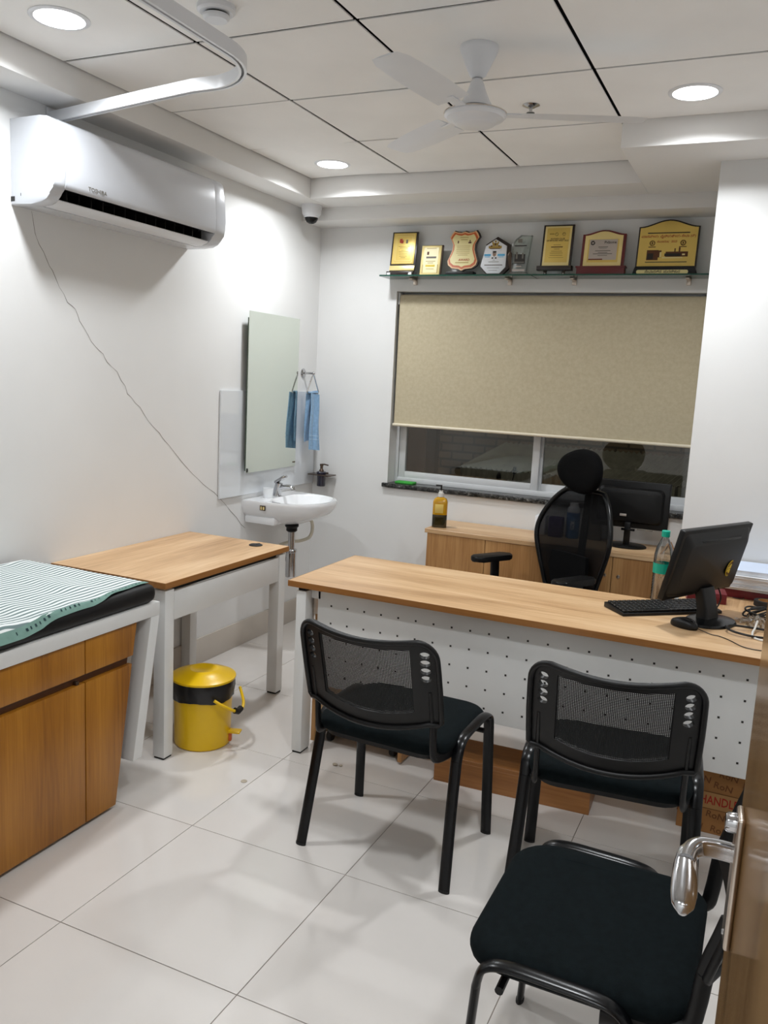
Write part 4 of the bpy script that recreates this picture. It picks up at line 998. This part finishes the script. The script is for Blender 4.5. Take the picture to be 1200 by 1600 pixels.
# ------------------------------------------------------------------ low cabinet under the window
cr = thing('low_cabinet', 'low oak cabinet with plain doors under the window', 'cabinet', (0, 0, 0))
B().box(.962, 2.345, -.350, -.012, .0, .720, .001, 1).build('body', M_oakz, cr)
B().box(.950, 2.348, -.372, -.011, .7205, .745, .0015, 1).build('top', M_oakx, cr)
xs = [.964, 1.310, 1.655, 2.000, 2.344]
for i in range(4):
    d_ = B().box(xs[i] + .0015, xs[i + 1] - .0015, -.368, -.350, .06, .7195, .001, 1).build('door', M_oakz, cr)
    hx = xs[i + 1] - .035 if i % 2 == 0 else xs[i] + .035
    b = B(); b.lathe([(.0005, 0), (.009, 0), (.009, .003), (.006, .004), (.0005, .004)], 16, mat=Matrix.Translation((hx, -.368, .62)) @ FACE_NY); b.build('keyhole', M_steel, d_)
# things on the low cabinet
pb = thing('handwash_bottle', 'amber pump bottle half full of dark liquid on the low cabinet', 'bottle', (1.003, -.285, .7455), R(18))
pb.scale = (1.2, 1.2, 1.2)
B().prism(rr(.070, .044, .014, 5), 0, .062, 'xy', bev=.004).build('dark_liquid', M_amberdark, pb)
b = B(); b.rings([[Vector((x * s_, y * s_, z)) for x, y in rr(.070, .044, .014, 5)] for s_, z in ((1, .062), (1, .118), (.97, .126), (.80, .138), (.5, .144), (.34, .146))]); b.build('bottle', M_amber, pb)
B().lathe([(.0005, .146), (.013, .146), (.013, .166), (.009, .168), (.009, .176), (.0005, .176)], 18).build('pump_collar', M_cablew, pb)
b = B(); b.tube([(0, 0, .174), (0, 0, .196), (.004, 0, .199), (-.026, 0, .199)], .004, 8); b.build('pump', M_black, pb)
B().box(-.024, .016, -.0228, -.0215, .070, .112, .0005).build('label_sticker', M_gold, pb)
m2 = thing('monitor', 'black monitor seen from behind on the low cabinet below the window', 'monitor', (2.03, -.155, .7455), R(2))
def monitor(t, wd, ht, zb_, tilt, base_r, name_extra=True):
    T = Matrix.Translation((0, .02, zb_)) @ Matrix.Rotation(-tilt, 4, 'X')
    # screen faces +y, back faces -y
    B().prism(rr(wd, ht, .008, 3, 0, ht / 2), -.012, .014, 'xz', mat=T, bev=.004).build('housing', M_black, t)
    b = B(); b.rings([[T @ Vector((x, y, z)) for x, z in rr(w_, h_, .03, 4, 0, ht * .48)] for w_, h_, y in ((wd * .86, ht * .76, -.012), (wd * .80, ht * .68, -.030), (wd * .66, ht * .52, -.036))]); b.build('rear_bulge', M_black, t)
    B().box(-wd / 2 + .010, wd / 2 - .010, .0135, .0150, .018, ht - .010, mat=T).build('screen', M_gloss, t, smooth=0)
    return T
T = monitor(m2, .40, .252, .100, R(2), .1)
B().box(-.016, .016, -.030, -.004, .012, .135, .004).build('neck', M_black, m2)
B().lathe([(.0005, 0), (.105, 0), (.105, .006), (.095, .012), (.0005, .015)], 40, sy=.78).build('stand_base', M_black, m2)
B().box(-.044, -.010, -.040, -.0355, .168, .180, .001).build('badge', M_silver, m2)
B().box(-.03, .04, -.046, -.034, .092, .104, .002).build('port_cover', M_gloss, m2)
B().box(.05, .13, -.038, -.033, .100, .108, .001).build('vent_strip', M_inkg, m2)
tag(B().box(-.030, .030, -.04, .04, 0, .105, .003).build('medicine_carton', M_paper), 'small white carton on the low cabinet left of the office chair', 'box').location = (1.545, -.085, .7455)
bk_ = thing('blue_flask', 'blue and white bottle on the low cabinet behind the chair mesh', 'bottle', (1.725, -.10, .7455))
B().lathe([(.0005, 0), (.034, 0), (.036, .004), (.036, .145), (.0005, .145)], 26).build('body', M_blue, bk_)
B().lathe([(.0005, .145), (.036, .145), (.034, .165), (.022, .180), (.022, .196), (.0005, .196)], 26).build('cap', M_paper, bk_)
lettering('ox', .05, M_paper, bk_, Matrix.Translation((0, -.0366, .075)) @ FACE_NY @ Matrix.Rotation(PI / 2, 4, 'Z'))
tag(B().box(-.045, .03, -.03, .03, 0, .11, .003).build('purple_pack', M_purple), 'purple pack beside the blue bottle behind the chair mesh', 'box').location = (1.645, -.12, .7455)
tag(B().box(-.05, .05, -.02, .02, 0, .15, .004).build('grey_carton', M_inkg), 'grey upright carton right of the blue bottle', 'box').location = (1.83, -.075, .7455)
dc = thing('desk_calendar', 'small wooden tent stand at the right end of the low cabinet', 'stand', (2.255, -.235, .7455), R(-10))
b = B(); b.prism([(-.035, 0), (-.029, 0), (.004, .060), (-.002, .062)], -.03, .03, 'xz'); b.build('left_leaf', M_oakz, dc)
b = B(); b.prism([(.035, 0), (.029, 0), (-.004, .060), (.002, .062)], -.03, .03, 'xz'); b.build('right_leaf', M_oakz, dc)
tag(B().box(-.062, .062, -.032, .032, 0, .014, .005).build('green_cloth', M_green), 'folded green cloth on the left end of the window sill', 'cloth').location = (.64, .045, .9305)

# ------------------------------------------------------------------ office chair behind the desk
oc = thing('office_chair', 'black high-back mesh office chair with headrest behind the desk', 'office chair', (1.678, -.755, 0), R(149))
for k in range(5):
    a = 2 * PI * k / 5 + .3; m = Matrix.Rotation(a, 4, 'Z')
    b = B(); b.rings([[m @ Vector((x, s_ * w_, z)) for s_, z in ((-1, zl), (1, zl), (.7, zh), (-.7, zh))] for x, w_, zl, zh in ((.03, .030, .085, .125), (.16, .024, .075, .105), (.30, .018, .062, .085))]); lg = b.build('base_leg', M_black, oc)
    b = B(); b.lathe([(.0005, -.022), (.024, -.022), (.028, -.016), (.028, .016), (.024, .022), (.0005, .022)], 18, mat=m @ Matrix.Translation((.285, 0, .0285)) @ Matrix.Rotation(PI / 2, 4, 'X')); b.build('castor', M_rubber, lg)
B().lathe([(.0005, .08), (.034, .08), (.034, .22), (.022, .22), (.022, .40), (.0005, .40)], 20).build('gas_column', M_black, oc)
B().box(-.09, .09, -.12, .10, .39, .425, .008).build('tilt_plate', M_black, oc)
b = B(); b.rings([[Vector((x * s_, y * s_, z)) for x, y in rr(.50, .48, .10, 7)] for z, s_ in ((.425, .92), (.440, .99), (.462, 1.0), (.482, .97), (.492, .86), (.495, .6))]); b.build('seat', M_fabric, oc, smooth=70)
def omap(u, v): return (u, -.245 - .13 * (v - .55) - .05 * math.cos(PI / 2 * u / .24) + .02 * math.sin((v - .55) * 5), v)
hwid = [(.525, .125), (.545, .160), (.62, .188), (.70, .216), (.78, .240), (.84, .245), (.90, .232), (.96, .205), (1.01, .172), (1.045, .136), (1.058, .10)]
oo = [(h, z) for z, h in hwid] + [(-h, z) for z, h in reversed(hwid)]
b = B(); b.plate(oo, [], lambda u, v: omap(u * .985, v), .003, [('u', -.16 + .04 * k) for k in range(9)] + [('v', .6 + .05 * k) for k in range(9)]); b.build('back_mesh', M_omesh, oc, smooth=60)
path_ = smooth_path([(h, z, 0) for z, h in hwid] + [(-h, z, 0) for z, h in reversed(hwid)] + [(hwid[0][1], hwid[0][0], 0)], 4)
b = B(); b.tube([Vector(omap(p.x, p.y)) for p in path_[:-1]], .0135, 10, closed=True); b.build('back_frame', M_gloss, oc, smooth=60)
b = B(); b.plate([(-.10, .55), (.10, .55), (.13, .66), (.12, .74), (-.12, .74), (-.13, .66)], [], lambda u, v: (u, omap(u, v)[1] + .022, v), .02, [('u', 0), ('u', -.06), ('u', .06)]); b.build('lumbar_pad', M_cloth, oc, smooth=60)
b = B(); b.tube(smooth_path([(0, -.08, .40), (0, -.25, .41), (0, -.315, .46), (0, -.33, .62), (0, -.345, .80), (0, -.36, 1.0), (0, -.36, 1.14)], 5), prof=rr(.045, .016, .006, 2)); b.build('back_spine', M_black, oc)
b = B(); b.rings([[Vector((x * s_, yy - .06 * (1 - (x * s_ / .13) ** 2) * .5, 1.165 + z * s_)) for x, z in [(.142 * math.cos(a) * (1 - .08 * math.sin(a)), .114 * math.sin(a) + .008 * math.cos(2 * a)) for a in [2 * PI * k / 30 for k in range(30)]]] for yy, s_ in ((-.245, .55), (-.250, .82), (-.262, .96), (-.280, 1.0), (-.298, .96), (-.312, .80), (-.318, .5))]); b.build('headrest', M_cloth, oc, smooth=70)
B().lathe([(.0005, -.05), (.014, -.05), (.014, .05), (.0005, .05)], 16, mat=Matrix.Translation((0, -.345, 1.075)) @ Matrix.Rotation(PI / 2, 4, 'Y')).build('headrest_joint', M_black, oc)
b = B(); b.lathe([(.0005, 0), (.013, 0), (.013, .010), (.010, .013), (.0005, .013)], 18, mat=Matrix.Translation((-.05, -.345, 1.075)) @ Matrix.Rotation(-PI / 2, 4, 'Y')); b.build('headrest_knob', M_silver, oc)
for sx in (-1, 1):
    b = B(); b.tube(smooth_path([(sx * .20, -.02, .415), (sx * .27, -.02, .425), (sx * .288, -.02, .47), (sx * .288, -.02, .58), (sx * .288, -.015, .672)], 5), prof=rr(.048, .026, .008, 3)); ar = b.build('arm_post', M_black, oc)
    b = B(); b.prism(rr(.085, .250, .035, 6, sx * .285, .01), .670, .698, 'xy', bev=.008); b.build('arm_pad', M_black, oc)

# ------------------------------------------------------------------ on the desk
m1 = thing('monitor', 'black monitor on the desk turned away with a round yellow sticker', 'monitor', (2.522, -1.478, .7405), R(62.4))
TH = R(13.8); Tm = Matrix.Translation((0, .045, .094)) @ Matrix.Rotation(TH, 4, 'X')
W1, H1 = .452, .273
B().prism(rr(W1, H1, .006, 3, 0, H1 / 2), -.004, .018, 'xz', mat=Tm, bev=.003).build('housing', M_black, m1)
b = B(); b.rings([[Tm @ Vector((x, y, z)) for x, z in rr(w_, h_, .02, 4, 0, zc)] for w_, h_, y, zc in ((W1 * .94, H1 * .90, -.004, H1 / 2), (W1 * .91, H1 * .85, -.012, H1 * .49), (W1 * .84, H1 * .74, -.025, H1 * .46), (W1 * .82, H1 * .71, -.027, H1 * .455))]); b.build('rear_cover', M_black, m1, smooth=30)
b = B(); b.box(-.125, .135, -.0245, -.012, H1 * .80, H1 * .865, .005, mat=Tm); b.build('vent_slot', M_gloss, m1)
B().box(-W1 / 2 + .008, W1 / 2 - .008, .0175, .0190, .014, H1 - .008, mat=Tm).build('screen', M_gloss, m1, smooth=0)
stk = B(); stk.lathe([(.0005, -.0006), (.033, -.0006), (.033, .0004), (.0005, .0004)], 32, mat=Tm @ Matrix.Translation((.124, -.0274, .105)) @ Matrix.Rotation(R(8), 4, 'Z') @ FACE_NY @ Matrix.Identity(4)); sk = stk.build('round_sticker', M_sticker, m1)
b = B(); Ts = Tm @ Matrix.Translation((.124, -.0286, .105)) @ Matrix.Rotation(R(8), 4, 'Z')
for a0, a1, r_ in ((R(30), R(150), .0235), (R(215), R(325), .0235)):
    for k in range(7):
        a = a0 + (a1 - a0) * k / 6; b.box(-.0022, .0022, -.0004, .0004, -.004, .004, mat=Ts @ Matrix.Translation((r_ * math.cos(a), 0, r_ * math.sin(a))) @ Matrix.Rotation(PI / 2 - a, 4, 'Y'))
b.box(-.026, .026, -.0004, .0004, -.0006, .0006, mat=Ts); b.tube([Ts @ Vector((.030 * math.cos(2 * PI * k / 32), 0, .030 * math.sin(2 * PI * k / 32))) for k in range(32)], .0006, 4, closed=True); b.build('sticker_print', M_ink, sk, smooth=0)
b = B(); b.rings([[Vector((x, y, z)) for x, y in rr(w_, d_, .008, 3, 0, yc)] for w_, d_, z, yc in ((.085, .050, .008, -.010), (.075, .045, .05, -.004), (.080, .042, .10, .008), (.080, .034, .128, .014))]); b.build('neck', M_black, m1)
B().lathe([(.0005, 0), (.098, 0), (.100, .003), (.094, .010), (.060, .016), (.0005, .018)], 44, c=(0, -.022, 0), sx=1.12, sy=.84).build('stand_base', M_gloss, m1)
kb = thing('keyboard', 'black computer keyboard beside the desk monitor', 'keyboard', (2.365, -1.410, .7405), R(40))
b = B(); b.prism([(-.070, 0), (.070, 0), (.070, .019), (.060, .021), (-.060, .013), (-.070, .010)], -.215, .215, 'yz', bev=.002); b.build('case', M_black, kb)
key = None
for r_ in range(6):
    for c_ in range(20):
        x = -.200 + c_ * .0205 + (.0 if r_ != 5 else 0); y = -.055 + r_ * .0205
        if r_ == 0 and 4 <= c_ <= 9:
            continue
        if key is None:
            kbm = B(); kbm.box(-.0088, .0088, -.0088, .0088, 0, .006, .0018, 1); o = kbm.build('key', M_black, kb); key = o.data
        else: o = bpy.data.objects.new('key', key); COL.objects.link(o); o.parent = kb
        o.location = (x, y, .0175 + (y + .06) * .067 - .003); o.rotation_euler = (R(3.8), 0, 0)
B().box(-.061, .061, -.0638, -.0462, .0145, .0200, .0018, 1).build('space_bar', M_black, kb).location = (-.0665, 0, 0)
ms = thing('computer_mouse', 'black mouse on the desk in front of the monitor stand', 'mouse', (2.462, -1.612, .7405), R(-28))
b = B(); b.rings([[Vector((x * s_, y * s_, z + (.006 * math.cos(x * 28) if z > .01 else 0))) for x, y in ell(0, 0, .054, .030, 26)] for z, s_ in ((0, .94), (.006, 1), (.014, .97), (.022, .86), (.027, .66), (.029, .35))]); b.build('body', M_black, ms, smooth=70)
B().lathe([(.0005, -.004), (.008, -.004), (.008, .004), (.0005, .004)], 14, mat=Matrix.Translation((.030, 0, .024)) @ Matrix.Rotation(PI / 2, 4, 'X')).build('wheel', M_gloss, ms)
def cord(name, pts, r_, mat, label, z0=.7405, n=8):
    b = B(); b.tube(smooth_path([(x, y, z0 + r_ + z) for x, y, z in pts], n), r_, 8); return tag(b.build(name, mat), label, 'cable')
cord('mouse_cable', [(2.512, -1.638, .006), (2.555, -1.66, 0), (2.585, -1.668, 0), (2.62, -1.70, 0), (2.665, -1.755, 0), (2.72, -1.765, 0), (2.80, -1.74, 0)], .0016, M_cable, 'thin dark mouse cable curving across the desk top')
cord('power_cable', [(2.86, -1.56, 0), (2.76, -1.60, .001), (2.69, -1.625, .004), (2.625, -1.612, .008), (2.600, -1.575, .012), (2.625, -1.535, .010), (2.70, -1.515, .006), (2.80, -1.50, 0)], .0042, M_cable, 'thick black power cable loop near the desk edge')
b = B(); rnd = random.Random(11); pp = []
for k in range(26):
    a = k * 1.25; pp.append((2.712 + .055 * math.cos(a) + rnd.uniform(-.012, .012), -1.33 + .045 * math.sin(a * 1.07) + rnd.uniform(-.015, .015), .7445 + .002 + .034 * abs(math.sin(k * .7))))
b.tube(smooth_path(pp, 5), .0036, 8); tag(b.build('cable_coil', M_cable), 'tangled coil of black cable at the right of the desk', 'cable')
cord('white_cable', [(2.70, -1.50, .03), (2.694, -1.54, .012), (2.688, -1.58, .003), (2.70, -1.63, 0), (2.78, -1.66, 0)], .0038, M_cablew, 'short white cable beside the black cables on the desk')
cord('loose_lead', [(2.60, -1.02, 0), (2.635, -1.03, .002), (2.65, -1.0, .002), (2.70, -.985, 0)], .0018, M_cable, 'thin loose lead on the desk in front of the papers')
b = B(); pts_ = [(2.556, -1.372, .012), (2.52, -1.34, .03), (2.50, -1.335, .10), (2.505, -1.36, .15)]
b.tube(smooth_path([(2.545, -1.36, .745), (2.565, -1.34, .80), (2.548, -1.372, .86), (2.535, -1.42, .90)], 8), .0028, 8); tag(b.build('signal_cable', M_cable), 'black cable dropping from the back of the desk monitor', 'cable')
# crumpled clear plastic bag
def bagf(u, v):
    rnd_ = math.sin(u * 31 + v * 17) * .5 + math.sin(u * 13 - v * 41) * .5
    return (-.045 + .09 * u + .006 * math.sin(v * 20), -.075 + .15 * v + .006 * math.sin(u * 23), .004 + .026 * math.sin(PI * u) * math.sin(PI * min(1, v * 1.1)) * (1 + .5 * rnd_) + .002 * (1 + rnd_))
b = B(); b.grid(bagf, 14, 20); b.xf(Matrix.Translation((2.690, -1.432, .7405)) @ Matrix.Rotation(R(25), 4, 'Z')); tag(b.build('plastic_bag', M_pet, smooth=20), 'crumpled clear plastic bag beside the monitor stand', 'plastic bag')
wb_ = thing('water_bottle', 'clear plastic water bottle with teal cap and label behind the monitor', 'bottle', (2.337, -1.293, .7405))
prof = [(.0005, 0), (.030, 0), (.036, .006)]
for k in range(8): prof += [(.036, .02 + k * .012), (.0345, .026 + k * .012)]
prof += [(.036, .118), (.036, .165), (.0365, .17), (.036, .195), (.031, .222), (.020, .248), (.0135, .262), (.0135, .272), (.0005, .272)]
B().lathe(prof, 28).build('bottle', M_pet, wb_)
B().lathe([(.0005, .268), (.0165, .268), (.0165, .290), (.015, .292), (.0005, .292)], 24).build('cap', M_teal, wb_)
B().lathe([(.0368, .122), (.0372, .122), (.0372, .162), (.0368, .162)], 28).build('label_sleeve', M_teal, wb_)
# red binders and paper stack at the pillar
rb = thing('red_binder', 'long dark red binder lying under the stack of papers', 'binder', (2.70, -.925, .7405), R(-3))
B().box(-.215, .215, -.09, .09, 0, .004, .001).build('lower_cover', M_redbook, rb); B().box(-.215, .215, -.09, .09, .032, .036, .001).build('upper_cover', M_redbook, rb); B().box(-.215, .215, -.092, -.086, 0, .036, .002).build('spine', M_redbook, rb); B().box(-.208, .208, -.085, .086, .0042, .0318).build('pages', M_paper, rb)
rb2 = thing('red_book', 'short dark red book on the desk behind the monitor stand', 'book', (2.500, -1.130, .7405), R(8))
B().box(-.075, .075, -.052, .052, 0, .005, .001).build('lower_cover', M_redbook, rb2); B().box(-.075, .075, -.052, .052, .037, .042, .001).build('upper_cover', M_redbook, rb2); B().box(-.075, .075, -.054, -.049, 0, .042, .002).build('spine', M_redbook, rb2); B().box(.070, .0755, -.05, .05, .001, .041, .002).build('end_flap', M_redbook, rb2); B().box(-.072, .069, -.048, .050, .0052, .0368).build('pages', M_paper, rb2)
z = .7405 + .0365; rnd = random.Random(2)
where = ('lowest', 'second from bottom', 'third from bottom', 'fourth from bottom', 'second from top', 'topmost')
for k in range(6):
    h_ = (.012, .009, .012, .016, .011, .020)[k]
    pm = thing('paper_stack', 'white sheaf of papers against the pillar, %s of the pile' % where[k], 'papers', (2.735 + rnd.uniform(-.012, .012), -.935 + rnd.uniform(-.012, .012), z), R(rnd.uniform(-4, 4)), 'papers piled on the red binder')
    for q in range(2): B().box(-.185, .185, -.11, .11, h_ * q / 2 + (.0003 if q else 0), h_ * (q + 1) / 2, .0008, 1).build('sheaf', M_paper, pm).location = (rnd.uniform(-.004, .004), rnd.uniform(-.004, .004), 0)
    B().box(-.187, .187, -.1125, .1105, h_, h_ + .0008).build('cover_sheet', M_paleblue if k == 5 else M_paper, pm)
    z += h_ + .0012
tpr = thing('tape_roll', 'dark ring-shaped tape roll at the right edge of the desk', 'tape', (2.725, -1.085, .7405))
B().lathe([(.028, 0), (.042, 0), (.042, .022), (.028, .022)], 28).rings([]) if False else None
b = B(); b.rings([[(r_ * math.cos(2 * PI * k / 30), r_ * math.sin(2 * PI * k / 30), z_) for k in range(30)] for r_, z_ in ((.028, 0), (.044, 0), (.044, .022), (.028, .022))], loop=True); b.build('tape', M_rubber, tpr)
b = B(); b.rings([[(r_ * math.cos(2 * PI * k / 30), r_ * math.sin(2 * PI * k / 30), z_) for k in range(30)] for r_, z_ in ((.026, .0), (.028, .0), (.028, .022), (.026, .022))], loop=True); b.build('core', M_card, tpr)

# ------------------------------------------------------------------ open entrance door
dr = thing('door_1', 'brown laminate door standing open at the right with lever handle', 'door', (2.752, -4.435, 0), R(94.2)); dr['kind'] = 'structure'
B().box(0, .852, -.036, 0, .008, 2.08, .002).build('leaf', M_door, dr)
hs = B().box(.772, .818, 0, .009, .872, 1.052, .004, 3).build('handle_plate', M_steel, dr)
B().lathe([(.0005, 0), (.013, 0), (.013, .010), (.011, .013), (.0005, .013)], 20, mat=Matrix.Translation((.795, .009, 1.036)) @ Matrix.Rotation(-PI / 2, 4, 'X')).build('key_cylinder', M_chrome, hs)
b = B(); b.tube(smooth_path([(.795, .008, .995), (.795, .030, .996), (.790, .050, .996), (.775, .060, .994), (.755, .064, .991)], 5), prof=rr(.022, .024, .009, 4)); b.build('spindle', M_chrome, hs)
b = B(); b.rings([[Vector((x, .064 + a_, zc + c_)) for a_, c_ in [(ty * math.cos(2 * PI * k / 18), tz * math.sin(2 * PI * k / 18)) for k in range(18)]] for x, ty, tz, zc in ((.776, .010, .010, .994), (.766, .0125, .0125, .992), (.752, .0150, .012, .986), (.734, .0160, .011, .978), (.716, .0155, .010, .970), (.702, .013, .009, .964), (.694, .006, .006, .961))]); b.build('lever', M_chrome, hs, smooth=60)
for z_ in (.885, ): B().lathe([(.0005, 0), (.004, 0), (.003, .002), (.0005, .002)], 12, mat=Matrix.Translation((.795, .009, z_)) @ Matrix.Rotation(-PI / 2, 4, 'X')).build('screw', M_chrome, hs)
B().box(.8515, .8535, -.030, -.006, .90, 1.06, .0005).build('latch_plate', M_steel, dr)
for z_ in (.25, 1.05, 1.85): B().lathe([(.0005, -.05), (.008, -.05), (.008, .05), (.0005, .05)], 12, c=(-.004, .004, z_)).build('hinge', M_steel, dr)

# ------------------------------------------------------------------ litter on the floor
tag(B().lathe([(.0005, 0), (.012, 0), (.0125, .001), (.012, .002), (.0005, .002)], 20).build('coin', M_pebble), 'dull coin-sized disc on the floor before the desk', 'coin').location = (.965, -2.162, .0003)
for k, (x, y, s_, lab) in enumerate(((1.205, -1.862, .009, 'pale crumb on the floor below the desk, left one'), (1.228, -1.857, .006, 'tiny pale crumb on the floor below the desk, right one'))):
    b = B(); b.ball((0, 0, s_ * .55), s_, (1.3, .9, .6), 10); tag(b.build('floor_crumb', M_pebble), lab, 'crumb', 'crumbs on the floor').location = (x, y, .0002)
